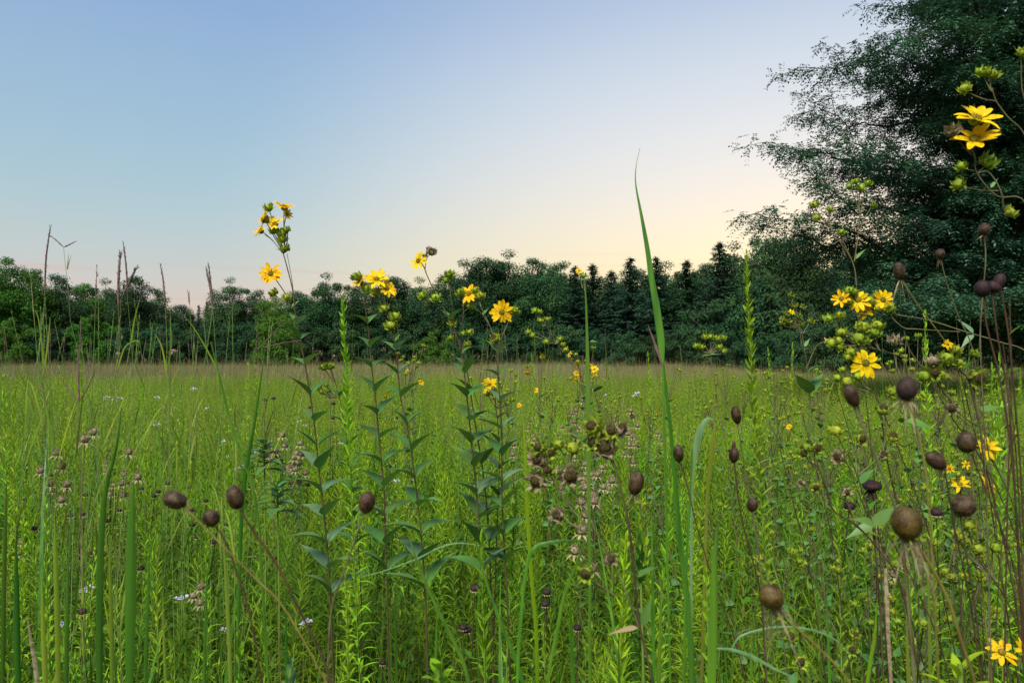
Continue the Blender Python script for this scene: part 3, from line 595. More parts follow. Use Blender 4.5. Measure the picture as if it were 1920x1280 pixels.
B.pairs([745,792,836,878,922,970,1020],.05,.085); B.bud(607,688,17,(-.4,.3,.9),(630,722)); B.bud(620,686,17,(.1,.3,1),(630,722))
for x,y in [(600,725),(612,722),(603,735),(595,728),(616,732)]: B.bud(x,y,9,(-.3,.3,.9),(632,745))
C=Plant('yellow_flower_plant','plant topped by three yellow flowers and a bud, third stem of the tall row','wildflower',[(683,560),(686,585),(691,620),(696,680),(703,740),(711,822),(720,920),(722,1010),(726,1110)],2.35,.004,.0016)
C.pairs([558,607,652,690,737,777,822,868,915,968,1020,1070],.055,.115,1.2)
C.bud(669,518,22,(-.5,.3,.8),(683,562)); C.flower(676,529,36,(-.6,.3,.9),(684,560),.45,11); C.bud(690,540,22,(0,.3,.9),(684,562))
Dp=Plant('yellow_flower_plant','plant with a yellow flower hanging right of the three-flower cluster, fourth tall stem','wildflower',[(724,570),(733,610),(742,652),(751,745),(764,800),(777,890),(789,1000),(796,1100),(800,1190)],2.3,.0046,.002)
Dp.pairs([658,703,745,797,846,897,948,1000,1050,1100],.06,.12,.2)
Dp.flower(706,524,44,(.1,.5,.9),(724,575),.35,13); Dp.flower(725,541,36,(.5,.5,.6),(724,575),.3,12); Dp.bud(703,547,20,(-.2,.3,1),(725,580))
Dp.bud(720,577,20,(-.3,.4,.8),(728,596),.3); Dp.bud(741,593,22,(.3,.4,.8),(738,625)); Dp.bud(733,609,24,(-.1,.5,.9),(738,632),.2); Dp.leaf(740,640,16,-24,.035,.35)
E=Plant('yellow_flower_plant','plant leaning left at its thin top with one drooping yellow flower','wildflower',[(798,510),(816,550),(838,590),(858,635),(868,680),(876,750),(885,840),(893,920),(900,1020),(905,1120)],2.3,.0042,.0016)
E.pairs([600,665,702,745,790,832,878,925,972,1020,1070],.055,.115,.5); E.flower(785,489,34,(-.6,.5,.2),(799,512),.1,9); E.twig([(797,506),(799,488),(806,476)],0,.0013)
E.bud(809,471,20,(.4,.2,.9),None,.4,True); E.bud(797,479,10,(-.3,.2,.9)); E.bud(792,554,20,(-.3,.3,.9),(820,562)); E.bud(817,558,22,(0,.5,.8),(826,568)); E.bud(848,605,18,(0,.6,.6),(852,625),.4); E.leaf(826,565,-28,-12,.03)
E2=Plant('yellow_flower_plant','plant with a side-on yellow flower between two green buds, right of the leaning one','wildflower',[(870,565),(868,600),(862,640),(870,668),(880,720),(892,800),(905,880),(915,980),(920,1090)],2.4,.0036,.0016)
E2.pairs([690,738,785,828,870,918,966,1015],.06,.10,1.0)
E2.flower(880,551,40,(-.5,.7,.6),(870,572),.2,12); E2.bud(863,547,19,(-.6,.2,.9),(868,575)); E2.bud(882,573,17,(.2,.5,.3),(868,585),.3); E2.twig([(855,640),(846,560),(844,535)],0,.0014); E2.bud(843,513,20,(.1,.2,1),None); E2.bud(837,525,15,(-.4,.3,.8),(845,540))
for x,y in [(868,625),(880,622),(876,645),(845,633)]: E2.bud(x,y,14,(random.uniform(-.5,.5),.4,.8),(866,655),.3)
Fp=Plant('yellow_flower_plant','plant with the yellow flower that faces the camera at centre, on a forked stem','wildflower',[(932,650),(934,700),(938,760),(941,820),(941,900),(944,1000),(950,1100)],2.3,.004,.0022)
Fp.pairs([660,706,752,805,856,903,950,1000,1050],.055,.105,.9)
Fp.twig([(932,652),(955,600),(962,590)],0,.0018); Fp.flower(941,585,40,(-.25,1,.15),(958,598),.1,14); Fp.bud(967,582,17,(.7,.3,.4),(958,598)); Fp.bud(927,634,20,(-.2,.6,.8),(932,652),.4)
Fp.twig([(932,650),(918,610),(900,572)],0,.0018); Fp.bud(900,554,20,(0,.3,1),(902,575)); Fp.bud(891,545,14,(-.3,.3,.9),(902,575)); Fp.twig([(922,618),(905,590),(890,577)],0,.0013); Fp.leaf(905,590,14,-16,.03)
G=Plant('yellow_flower_plant','shorter plant with one upturned yellow flower just left of the dark stem at centre','wildflower',[(928,752),(934,800),(936,860),(934,950),(930,1040)],2.5,.003,.0014)
G.flower(918,722,32,(-.1,.35,1),(928,752),.7,12); 
for x,y in [(914,738),(928,733),(947,738),(952,755),(938,750),(962,748)]: G.bud(x,y,12,(random.uniform(-.4,.4),.4,.8),(930,765),.3)
G.pairs([785,830,880,930],.05,.08,.4)
# ---- near plants at right
def rosy(label,stem,d,flowers=(),buds=(),twigs=(),leaves=(),nodes=(),r=.003,rt=.0015,m='rstem',hd=None,L0=.05,L1=.07):
    p=Plant('yellow_flower_plant',label,'wildflower',stem,d,r,rt,m,hd=hd)
    for t in twigs: p.twig(t,0,.0013)
    for f in flowers: p.flower(*f)
    for b in buds: p.bud(*b)
    for l in leaves: p.leaf(*l)
    if nodes: p.pairs(nodes,L0,L1)
    return p
rosy('two large yellow flowers one above the other at upper right, with green buds round them',[(1828,290),(1832,325),(1870,368),(1925,385),(1960,560),(1965,900)],1.1,
 [(1830,222,74,(.1,.55,.85),(1830,300),.35,11),(1826,262,78,(-.15,.5,.85),(1832,305),.4,11)],
 [(1786,243,28,(-.5,.4,.7),(1822,290),.5,True),(1803,311,22,(-.7,.4,.5),(1826,320)),(1856,302,34,(.4,.5,.7),(1834,322)),(1797,345,27,(-.7,.5,.3),(1872,358)),(1896,398,24,(.4,.4,.5),(1880,372),.2)],
 [[(1832,325),(1852,322),(1870,345),(1880,368)]],[(1858,352,20,-30,.02,.3)],r=.0022,rt=.0012,m='rstemp')
rosy('green-budded stalk reaching in at right edge above the two big yellow flowers',[(1860,165),(1868,190),(1890,220),(1925,260),(1980,400),(1990,800)],1.1,(),
 [(1843,133,25,(-.3,.3,.9),(1860,172),.2),(1862,138,25,(.3,.4,.8),(1860,172),.3),(1808,166,24,(-.6,.4,.5),(1868,190)),(1918,98,24,(.2,.3,.9),(1925,200),.1)],r=.002,rt=.0012,m='rstemp')
rosy('three yellow flowers and many green buds on long stems leaning in from right',[(1655,582),(1680,590),(1740,600),(1810,622),(1870,640),(1935,668),(2000,780),(2010,1000)],1.5,
 [(1578,560,34,(-.8,.5,.3),(1620,580),.2,9),(1609,562,42,(-.5,.7,.3),(1650,585),.15,11),(1655,562,40,(.1,1,.2),(1660,585),.1,12),(1622,582,30,(-.2,.8,-.3),(1650,590),.1,9)],
 [(1592,545,22,(-.2,.3,.9),(1640,580)),(1600,548,18,(.2,.4,.8),(1640,580)),(1590,565,20,(-.4,.5,.5),(1630,580)),(1630,564,24,(.2,.6,.6),(1655,586)),(1668,577,24,(.4,.5,.5),(1665,590)),(1645,577,18,(0,.7,.4),(1660,590))],
 [[(1655,575),(1690,612),(1720,617),(1800,622)],[(1590,572),(1605,588),(1640,590)]],[(1680,587,-24,-8,.04,.3,'rleafpale'),(1825,625,-22,-22,.045,.35,'rleafpale'),(1825,625,-20,22,.04,.35,'rleafpale')],r=.0028,rt=.0016,m='rstemp')
rosy('sloping dark stem of clustered olive buds below the right three-flower cluster',[(1615,648),(1680,665),(1730,690),(1760,740),(1790,790),(1840,860),(1880,940),(1920,1050)],1.35,(),
 [(1553,597,20,(-.5,.4,.8),(1600,630)),(1575,591,20,(-.1,.3,1),(1600,630)),(1578,623,22,(-.3,.5,.6),(1615,648)),(1560,643,22,(-.6,.4,.3),(1615,648)),(1573,638,20,(0,.7,.4),(1615,648)),(1575,650,19,(-.2,.8,0),(1615,650)),(1618,612,26,(.1,.4,.9),(1640,655)),(1645,610,26,(.2,.5,.8),(1650,658)),(1640,623,24,(.1,.8,.3),(1650,658)),(1610,632,26,(-.3,.6,.5),(1640,655),.2),(1622,637,22,(0,.8,.2),(1640,655)),(1678,637,26,(.1,.3,.9),(1700,672),.3,True)],
 [[(1730,690),(1705,655),(1695,620)]],(),r=.0030,rt=.0012)
rosy('large yellow daisy-like flower facing the camera at right, green buds below it',[(1632,700),(1642,740),(1655,800),(1665,870),(1685,960),(1700,1080)],1.3,
 [(1622,680,53,(.05,1,.15),(1632,705),.08,13)],
 [(1590,668,20,(-.3,.5,.6),(1625,700),.3),(1596,660,22,(-.5,.5,.8),(1625,700)),(1570,708,18,(-.5,.5,.5),(1630,735)),(1609,705,22,(0,.7,.5),(1632,730)),(1588,715,24,(-.3,.6,.5),(1632,745)),(1580,692,14,(-.5,.4,.9),(1625,715)),(1673,733,22,(0,.6,.8),(1650,760),.2)],
 (),(),r=.0032,rt=.0018)
rosy('stem with five big yellow-green buds, one with an open brown centre, near the right edge',[(1790,690),(1815,710),(1828,760),(1838,800),(1845,860),(1870,960),(1900,1100)],1.25,
 [(1777,646,18,(-.1,.8,.5),(1800,690),.1,11)],
 [(1775,672,32,(0,.5,.8),(1800,705)),(1793,655,22,(.2,.4,.9),(1805,700)),(1752,698,29,(-.1,.9,.2),(1790,760),.9),(1732,705,28,(-.6,.6,.3),(1780,755)),(1834,709,36,(.1,.95,.2),(1838,770),.5),(1798,680,22,(.3,.6,.5),(1810,715)),(1748,675,24,(-.3,.5,.6),(1790,715),.3,True),(1765,703,22,(.3,.6,.5),(1785,750)),(1828,662,18,(.2,.3,.9),(1822,720)),(1784,765,24,(-.3,.8,.2),(1835,810),.8,True)],
 [[(1838,800),(1812,785),(1790,768)]],[(1840,770,30,-10,.04),(1700,790,40,8,.05)],r=.0038,rt=.0018)
rosy('pair of round yellow-green buds low on a reddish forked stem, right of the tall goldenrod',[(1532,870),(1548,910),(1562,955),(1600,980),(1640,1020),(1680,1075),(1700,1140)],1.05,(),
 [(1506,849,22,(-.3,.9,.2),(1530,880),.7),(1532,839,24,(.2,.9,.3),(1532,872),.6),(1514,838,22,(-.1,.5,.8),(1530,880),.2),(1530,912,20,(-.2,.9,0),(1560,950),.8),(1503,905,14,(-.6,.5,.3),(1540,935),.7,True),(1587,922,20,(.2,.9,.2),(1602,975),.9,True)],
 [[(1602,978),(1590,945),(1575,930)]],[(1640,985,-34,-14,.045),(1640,985,30,-30,.05)],r=.0032,rt=.0016)
rosy('green-budded plant with drying bracts on a pale forked stem beneath the big yellow flower',[(1590,850),(1605,885),(1620,930),(1635,980),(1642,1040),(1650,1140)],1.25,(),
 [(1566,806,26,(-.4,.6,.5),(1600,870),.3),(1572,856,27,(-.7,.5,.3),(1605,888),.5,True),(1616,822,24,(.1,.9,.1),(1606,885),.9),(1655,766,28,(.1,.5,.9),(1660,800),.5),(1675,818,26,(.2,.4,.9),(1668,850),.6),(1655,850,18,(0,.8,.4),(1640,890),.4,True)],
 [[(1610,890),(1655,845),(1660,775)],[(1668,845),(1680,870),(1650,960)]],[(1610,905,24,-24,.04),(1637,985,-26,10,.05)],r=.003,rt=.0016)
rosy('yellow flower with thin pointed petals behind the dark seed head near the right edge',[(1860,860),(1880,900),(1905,960),(1930,1060)],1.6,[(1848,838,44,(.1,.9,.3),(1865,870),.15,11)],[(1905,812,16,(.2,.5,.7),(1880,900),.2)],r=.003,rt=.0015)
rosy('ragged yellow flowers seen side-on behind the lower dark seed head at right',[(1800,920),(1815,980),(1830,1050),(1840,1140)],1.7,[(1800,908,36,(-.3,.3,.9),(1805,930),.2,8),(1852,910,34,(.5,.7,.4),(1815,960),.2,7),(1780,878,22,(.3,.8,.3),(1800,930),.2,7),(1812,870,16,(-.4,.8,.3),(1800,930),.2,6)],[(1795,888,16,(0,.5,.8),(1800,930))],r=.003,rt=.0015)
rosy('yellow flower with long drooping petals in the bottom right corner',[(1885,1228),(1888,1260),(1890,1330)],1.1,[(1878,1222,48,(-.3,.5,.8),(1886,1235),.0,8),(1918,1215,36,(.4,.6,.6),(1890,1245),.0,8)],[(1900,1235,20,(.2,.5,.7),(1888,1250),.1)],[],[],r=.0024,rt=.0015)
rosy('plant with four round green buds on dark twigs in the lower right',[(1830,1040),(1850,1070),(1868,1094),(1890,1130),(1915,1190)],1.25,(),
 [(1790,998,20,(-.2,.5,.7),(1850,1070),.2),(1798,1004,18,(.2,.5,.7),(1850,1070),.2),(1835,1028,22,(-.2,.8,.4),(1868,1090),.3),(1868,1026,24,(.2,.8,.4),(1868,1090),.3),(1842,1040,16,(0,.8,.3),(1866,1090),.2),(1817,985,22,(0,.6,.6),(1850,1070),.1),(1797,1005,24,(-.3,.6,.5),(1848,1070),.1)],[],[],r=.003,rt=.0015)
rosy('small green buds low in the grass, bottom, left of the upright rusty stalk',[(1605,1210),(1615,1240),(1625,1300)],1.3,(),
 [(1603,1190,20,(.2,.5,.8),(1612,1235),.5),(1597,1217,24,(-.2,.8,.3),(1614,1242),.4),(1500,1240,26,(0,.9,.3),(1560,1330),.7),(1484,1193,26,(-.3,.7,.6),(1500,1260),.6)],[[(1625,1300),(1520,1290),(1490,1215)]],[],r=.003,rt=.0015)
# dark-stemmed fork seen against the sky below the big tree
rosy('thin dark forked stem with green buds rising in front of the big tree, left side',[(1606,535),(1600,490),(1604,520),(1609,560),(1612,640),(1625,760),(1640,900)][0:1]+[(1609,560),(1612,640),(1625,760),(1640,900)],1.5,(),
 [(1527,384,17,(-.4,.3,.9),(1560,430)),(1556,392,13,(.2,.3,.9),(1560,430)),(1531,408,15,(-.5,.4,.3),(1560,430)),(1577,435,15,(0,.4,.8),(1585,480)),(1604,340,14,(-.3,.3,.9),(1612,400)),(1614,352,18,(0,.5,.8),(1612,400)),(1628,343,15,(.3,.3,.9),(1614,400)),(1592,349,14,(-.6,.4,.5),(1612,400)),(1638,384,13,(.6,.3,.6),(1613,430))],
 [[(1606,535),(1598,490),(1560,432),(1545,408)],[(1602,490),(1609,440),(1613,395)],[(1596,485),(1582,455),(1578,440)]],[(1603,486,22,-24,.04,.2)],r=.0028,rt=.0012)
rosy('slender plant with tiny open seed buds above the field, left of the three-flower cluster',[(1500,600),(1506,640),(1512,680),(1520,760),(1530,860)],1.9,[(1484,585,12,(0,.6,.7),(1498,615),.2,8)],
 [(x,y,12,(random.uniform(-.5,.5),.5,.7),o,.4) for x,y,o in [(1484,553,(1490,580)),(1475,588,(1495,610)),(1468,598,(1495,612)),(1466,604,(1495,614)),(1490,572,(1495,600)),(1505,575,(1497,600)),(1503,607,(1502,625)),(1521,602,(1506,625)),(1497,592,(1500,620)),(1478,602,(1497,612))]],
 [[(1504,650),(1498,610),(1490,565)],[(1512,690),(1530,650),(1545,640)]],[(1508,650,18,-30,.035,.3)],nodes=[700,740],r=.0024,rt=.0012,m='rstemp')
rosy('branching budded plant rising right of the camera-facing flower, over the field edge',[(1040,640),(1072,678),(1092,710),(1110,735),(1135,775),(1165,830),(1190,900)],2.5,
 [(1086,508,14,(-.2,.5,.6),(1092,540),.2,8)],
 [(x,y,12,(random.uniform(-.5,.5),.5,.7),o,.3) for x,y,o in [(1002,582,(1018,605)),(1011,584,(1018,605)),(1013,600,(1020,612)),(1027,598,(1020,612)),(990,622,(1010,632)),(998,628,(1015,634)),(1024,640,(1040,642)),(1055,645,(1062,665)),(1060,655,(1066,670)),(1050,635,(1058,660)),(1094,516,(1096,545))]],
 [[(1045,645),(1030,620),(1018,600)],[(1040,640),(1020,632),(1002,622)],[(1108,735),(1103,640),(1098,560),(1094,525)]],[(1040,645,24,-20,.04),(1110,735,26,-14,.05),(1106,640,14,0,.03)],nodes=[735],r=.0026,rt=.0012,m='rstemp')
rosy('small budded plant with clustered tips left of the tall goldenrod spire',[(1330,655),(1336,690),(1345,750),(1360,830)],2.8,(),
 [(x,y,13,(random.uniform(-.4,.4),.4,.8),(1331,662),.3) for x,y in [(1305,648),(1322,632),(1332,631),(1345,634),(1315,650),(1356,632),(1358,658),(1349,650)]],(),[(1330,665,-20,2,.03),(1330,665,20,-4,.03)],r=.0024,rt=.0012,m='rstemp')
# centre foreground: budded plant going to seed
C1=rosy('drying plant with curled green buds and brown seed heads in the centre foreground',[(1150,862),(1165,920),(1178,980),(1190,1080),(1200,1176),(1222,1270)],.95,(),
 [(1110,800,36,(-.4,.6,.7),(1125,840),.5),(1143,808,34,(.2,.7,.5),(1148,850),.8),(1165,803,31,(.5,.5,.6),(1150,850),.8,True),(1110,828,29,(-.5,.6,.2),(1140,860),.8),(1133,838,46,(-.1,.8,.4),(1150,868),.5,True),(1075,838,31,(.2,.6,.7),(1072,870),.3),(1046,832,26,(-.2,.5,.8),(1070,865),.2),(1010,838,29,(-.4,.6,.4),(1035,895),.8),(1032,848,24,(.1,.8,.3),(1035,890),.9),(1025,880,31,(0,.7,.3),(1036,898),.4),(1008,862,31,(-.3,.7,.3),(1030,900),.8,True),(1068,892,41,(.1,.9,.3),(1076,925),.9,True),(1005,902,36,(-.5,.7,0),(1032,905),.8,True),(1098,1075,31,(-.3,.9,.3),(1135,1105),.8),(1144,1048,26,(.1,.8,.5),(1150,1090),.7,True),(1045,965,31,(-.6,.5,.5),(1090,990),.7,True)],
 [[(1198,1176),(1170,1100),(1120,1000),(1085,940),(1075,920)],[(1110,995),(1060,940),(1035,895)],[(1152,1115),(1120,1095),(1100,1085)],[(1105,1000),(1075,985),(1050,968)],[(1160,900),(1145,860),(1120,842)]],[(1196,1176,-58,8,.04,.22,'tan'),(1205,1172,20,-70,.045,.3),(1195,1080,40,-24,.035,.3)],r=.0032,rt=.0018)
C1.head(1193,905,46,28,12,'seed',5,wl=.6)
# ---- stalked dry seed heads
def sh_plant(label,stem,d,heads,m='darkstem',r=.0016,rt=.0012,name='dry_seed_head_plant'):
    p=Plant(name,label,'seed head',stem,d,r,rt,m)
    for h in heads: p.head(*h[:5],**(h[5] if len(h)>5 else {}))
    return p
sh_plant('olive-brown seed head lying sideways on a yellowish stalk, leftmost of the left foreground group',[(342,946),(380,985),(430,1035),(480,1085),(540,1150)],.72,[(328,937,44,32,-72,dict(wisps=3,wl=.35))],'yellowstem',.0018,.0012)
sh_plant('round dark seed head below and between its two neighbours in the left foreground',[(405,986),(420,1010),(440,1060),(470,1160)],.75,[(396,971,32,30,-20,{})])
sh_plant('upright oval dark seed head on a long dark stalk, rightmost of the left foreground group',[(450,955),(475,995),(520,1060),(560,1140),(590,1200),(615,1260)],.72,[(441,932,46,31,-12,{})],'darkstem',.0022,.0015)
sh_plant('brown seed head standing alone on a stalk that slopes down left, below the leafy row',[(683,960),(668,1005),(645,1070),(622,1140),(615,1240)],.85,[(688,942,42,29,12,dict(m='seed'))],'rstemp',.0022,.0014)
sh_plant('narrow grey-brown seed head touching the long curved blade',[(1276,868),(1290,915),(1305,980),(1335,1080),(1375,1190),(1400,1290)],1.1,[(1272,850,34,19,-6,{})])
sh_plant('pointed dark wisp-topped seed head between the long curved blade and tall goldenrod',[(1377,868),(1384,930),(1395,990),(1425,1110),(1435,1250)],1.05,[(1376,853,30,18,3,{}),(1376,835,20,7,0,dict(spikes=60))],'darkstem',.0022,.0014)
sh_plant('small oval brown seed head on a thin pinkish stalk left of tall goldenrod base',[(1410,960),(1418,1010),(1428,1090),(1435,1200)],1.1,[(1411,946,27,20,8,{})],'rstemp')
sh_plant('curled dry reddish-brown seed head beside the tall goldenrod spire, at mid height',[(1383,797),(1392,850),(1405,930),(1420,1010)],1.4,[(1380,778,34,18,-14,dict(m='seed',wisps=4,wl=.7))],'rstemp')
sh_plant('round brown seed head with hanging grey fibres, bottom right of centre',[(1455,1135),(1480,1165),(1530,1210),(1600,1290)],.62,[(1446,1118,46,44,-30,dict(m='seedo',wisps=6,wl=1.3))],'yellowstem',.0018,.0013)
sh_plant('largest olive-brown seed head with long grey drooping fibres, lower right',[(1712,1010),(1745,1060),(1780,1130),(1805,1210),(1830,1290)],.55,[(1700,980,62,54,-12,dict(m='seedo',wisps=9,spikes=520,wl=1.15))],'yellowstem',.0022,.0015)
sh_plant('dark glossy-topped round seed head right of centre right, above its twin',[(1822,850),(1845,910),(1870,970),(1900,1060)],.85,[(1812,829,40,34,-10,{})])
sh_plant('dark oval seed head at right, just below the glossy round one',[(1800,965),(1790,900),(1800,965),(1812,1040),(1830,1150)][2:],.8,[(1807,948,38,42,-40,{})])
sh_plant('dark seed head tilted to the left at right, left of the glossy round one',[(1772,885),(1780,930),(1792,1000),(1820,1130)],.85,[(1755,864,46,28,-52,{})])
sh_plant('blackish bristly seed head with a pale drooping skirt, right of the big yellow flower',[(1705,750),(1718,800),(1735,880),(1745,1000)],.6,[(1700,729,44,36,0,dict(m='seedd',wisps=7,wm='drybr',wl=.9,spikes=420))],'yellowstem',.0014,.001)
sh_plant('blurred reddish dry seed head leaning left below the big yellow flower',[(1605,765),(1630,830),(1660,900),(1685,980),(1700,1100)],.55,[(1597,742,46,26,-25,dict(m='seed',wisps=5,wl=.8))],'rstemp',.0018,.0013)
sh_plant('dry drooping seed head with two hanging pale petals in front of the big tree',[(1692,527),(1720,570),(1750,610),(1780,655),(1800,720),(1815,820)],1.3,[(1686,508,34,20,-12,dict(m='seed',wisps=4,wl=1.6))],'yellowstem',.0022,.0014)
sh_plant('small rusty dry calyx on a tall thin stalk in front of the big tree',[(1764,487),(1778,540),(1800,600),(1822,650),(1840,760),(1860,900)],1.3,[(1763,476,20,16,0,dict(m='seed',wisps=4,wl=.6))],'rstemp',.002,.0012)
sh_plant('greyish fluffy seed head on the highest thin stalk at right edge of the treetops',[(1846,442),(1848,490),(1842,560),(1838,640),(1845,800)],1.1,[(1845,430,24,20,5,dict(m='seed',wisps=3,wl=.4))],'rstemp')
sh_plant('left one of three blackish bristly heads crowded together at right',[(1846,555),(1850,610),(1870,690),(1890,800),(1905,950)],.95,[(1842,541,32,28,0,dict(m='seedd'))],'darkstem',.0024,.0014)
sh_plant('middle one of three blackish bristly heads crowded together at right',[(1860,550),(1872,640),(1890,740),(1902,900)],.95,[(1862,538,22,26,20,dict(m='seedd'))],'darkstem',.0024,.0014)
sh_plant('right one of three blackish heads crowded together at right, with a ragged tip',[(1876,540),(1890,620),(1900,720),(1912,860)],.95,[(1874,527,30,20,14,dict(m='seedd',wisps=3,wl=.5))],'darkstem',.0024,.0014)
sh_plant('small wide dry flower head below the blurred reddish one',[(1637,920),(1640,960),(1642,1030)],1.4,[(1635,910,18,34,0,dict(m='seedd',wisps=12,wm='seedd',wl=.5))])
# ---- blades of grass that stand out
def blade(label,pts,ws,d,m='bigblade',roll=.5,fold=.25,d2=None,ground=True,cat='grass blade'):
    ds=np.linspace(d if d2 is None else d2,d,len(pts)); p=np.array([P(x,y,k) for (x,y),k in zip(pts,ds)]); wq=list(np.array(ws,float)*.78/F*d)
    if ground:
        g=to_ground(p[-1],p[-2]); g[:2]=p[-1][:2]+(g[:2]-p[-1][:2])*.35; e_=subdiv(p,g); p=np.vstack([p,e_]); wq+=list(np.linspace(wq[-1],wq[-1]*.7,len(e_)))
    q=smooth(p,6); ww=np.interp(np.linspace(0,1,len(q)),np.linspace(0,1,len(wq)),wq); mb=MB(); ribbon(mb,q,ww,fold+.15,roll)
    root=q[-1].copy(); o=mb.build('grass_blade',M[m],None,root); o.location=root; tag(o,label,cat); return o
blade('long curved grass blade with a hair-thin tip, standing alone against the sky',[(1200,278),(1193,310),(1192,345),(1202,400),(1213,460),(1222,520),(1232,580),(1240,640),(1243,690)],[.8,1.5,3,7,11,14,17,18,6],1.3,'bigblade',.35,.3)
blade('stiff blue-green grass stem directly below the long curved blade',[(1243,680),(1250,740),(1259,820),(1266,900),(1272,980),(1285,1090),(1295,1200)],[6,8,9,11,13,14,14],1.3,'grassd',.3,.5)
blade('short reddish withered blade at the foot of the long curved blade',[(1215,610),(1232,655),(1243,688)],[1,7,4],1.3,'spike',.2,.2,ground=False)
blade('upright bright green grass blade at centre, left of the long curved one',[(1096,520),(1099,570),(1101,640),(1102,720),(1103,800),(1104,900),(1105,1000),(1106,1120)],[1,4,7,10,12,9,8,8],1.3,'bigblade',.4)
blade('folded pale-green grass blade with a flat bent top, right of the curved blade',[(1338,787),(1326,787),(1312,810),(1303,850),(1298,900),(1297,960),(1296,1080)],[5,11,16,14,8,6,6],1.3,'bluegrass',.2,.15)
blade('short bright blade crossing behind the folded pale-green blade',[(1340,790),(1337,830),(1332,870),(1326,930)],[3,12,10,7],1.35,'grass',.2)
blade('wide bright green blade rising from the bottom, left of the wide central gap',[(250,905),(247,980),(246,1060),(245,1160),(243,1280)],[5,16,24,24,17],.95,'bigblade',.3)
blade('tall leaf blade rising beside the wide bright green blade at left',[(228,765),(218,840),(200,910),(192,980),(188,1080),(187,1250)],[2,6,10,14,16,15],1.2,'grassd',.4)
blade('narrow blade leaning right from the left purple spikes down to the seed heads',[(395,640),(415,720),(432,790),(452,850),(470,900),(485,980)],[1.5,5,7,7,7,7],1.5,'grassd',.4)
blade('dark green blade leaning left from the field edge towards the upright seed head',[(497,655),(488,720),(476,800),(464,870),(455,940),(450,1040)],[1,4,7,9,9,9],1.5,'grassd',.4)
blade('grass blade arching over the lower leaves of the central plants',[(900,1022),(860,1018),(825,1026),(780,1048),(720,1070),(680,1080)],[1,3,4,4,3,2],1.3,'bluegrass',.2,ground=False)
blade('bright blade curving down right from the arching blade at bottom centre',[(765,1000),(785,1060),(815,1130),(840,1180),(875,1260)],[2,6,8,9,9],1.15,'bigblade',.3)
blade('long bright blade sloping down right in the bottom centre',[(893,1020),(915,1100),(940,1170),(965,1230),(985,1300)],[2,6,9,10,9],1.1,'bigblade',.3)
blade('folded blade bent like an elbow in the bottom centre, left of the seeding plant',[(1098,1012),(1040,1016),(1000,1030),(985,1080),(975,1180),(970,1290)],[3,9,10,8,8,8],1.0,'bigblade',.3)
blade('blade hanging down left from the bent elbow of the folded blade',[(1097,1013),(1080,1060),(1060,1110),(1045,1180),(1025,1290)],[4,8,9,9,7],1.0,'bigblade',.3)
blade('thick upright blade at the bottom, between the seeding plant and the round fibrous head',[(1345,985),(1340,1060),(1338,1140),(1336,1220),(1334,1300)],[4,14,20,22,20],.9,'bigblade',.3)
blade('flat grey-green blade arching to the right near the bottom right of centre',[(1330,1215),(1370,1217),(1410,1230),(1450,1252),(1490,1270)],[2,7,9,6,2],1.0,'bluegrass',.1,ground=False)
blade('pale blade arching low across the bottom beneath the round fibrous head',[(1600,1230),(1560,1195),(1510,1178),(1450,1176),(1390,1192),(1370,1220)],[1,4,5,5,5,3],1.05,'bluegrass',.2,ground=False)
blade('orange-brown dead blade in the bottom left corner',[(52,1160),(58,1200),(65,1240),(72,1300)],[2,6,9,11],.95,'dry',.2)
blade('rusty dry upright stalk in the bottom right, under the largest seed head',[(1660,1065),(1663,1120),(1666,1200),(1672,1300)],[7,9,8,7],.9,'dry',.2)
blade('yellow-green narrow blade left of the rusty upright stalk',[(1645,1120),(1640,1190),(1632,1240),(1625,1300)],[1,6,8,8],.95,'forb',.2)
blade('tall thin blade left of the seed head that touches the curved blade',[(1298,840),(1296,900),(1290,1000),(1285,1120)],[2,6,6,6],1.3,'bigblade',.3)
blade('yellowish straight stalk right of centre, left of the drying bud plant',[(980,775),(985,850),(988,940),(995,1060),(1005,1180)],[2,7,8,9,9],1.2,'forb',.2)
for k,(x,y,w_,dx) in enumerate([(12,905,10,-6),(30,1010,14,4),(102,960,12,8),(128,1050,10,-4),(78,1080,12,10),(205,1000,9,6),(280,1030,9,-8),(305,1120,8,10),(420,1010,9,14),(388,1060,8,-6),(535,1110,7,5),(1070,1130,10,8),(1222,960,8,4),(1240,1080,9,-6),(1295,1120,10,4),(1160,1190,9,4),(1700,1150,10,9),(1740,1020,7,5),(820,1120,8,-7),(740,1100,7,6),(1410,1160,7,-5),(1550,1100,7,9)]):
    b=blade('broad green grass blade rising among the foreground stems',[(x,y),(x+dx*.3,y+90),(x+dx*.7,y+190),(x+dx,y+330)],[1.5,w_*.8,w_,w_],random.uniform(.95,1.3),random.choice(['bigblade','grassd','grass']),.5); b['group']='broad grass blades in the foreground'
# ---- bluestem grasses, left
def culm(label,stem,d,spikes=(),lv=(),r=.0013,m='culm',name='tall_grass_stem'):
    p=Plant(name,label,'grass stem',stem,d,r,.0006,m)
    for pts,wd in spikes:
        q=smooth([P(x,y,d) for x,y in pts],5); mb=MB(); wv=wd*.33/F*d; mb.tube(q,wv*np.interp(np.linspace(0,1,len(q)),[0,.12,.6,1],[.5,1,.9,.25]),6)
        n=len(q)*7; t=rng.uniform(0,1,n); b=at_len(q,t); ax=unit(q[-1]-q[0]); mb.leaves(b,ax*1.0+rng.normal(size=(n,3))*.30,rng.normal(size=(n,3)),wv*4,wv*.6,lance,1)
        mb.build('seed_spike',M['spike'],p.root,p.base)
    for pts,wd in lv:
        q=smooth([P(x,y,d) for x,y in pts],5); mb=MB(); ribbon(mb,q,wd/F*d*np.linspace(1,.15,len(q)),.2,.4); mb.build('leaf',M['grass'],p.root,p.base)
    return p
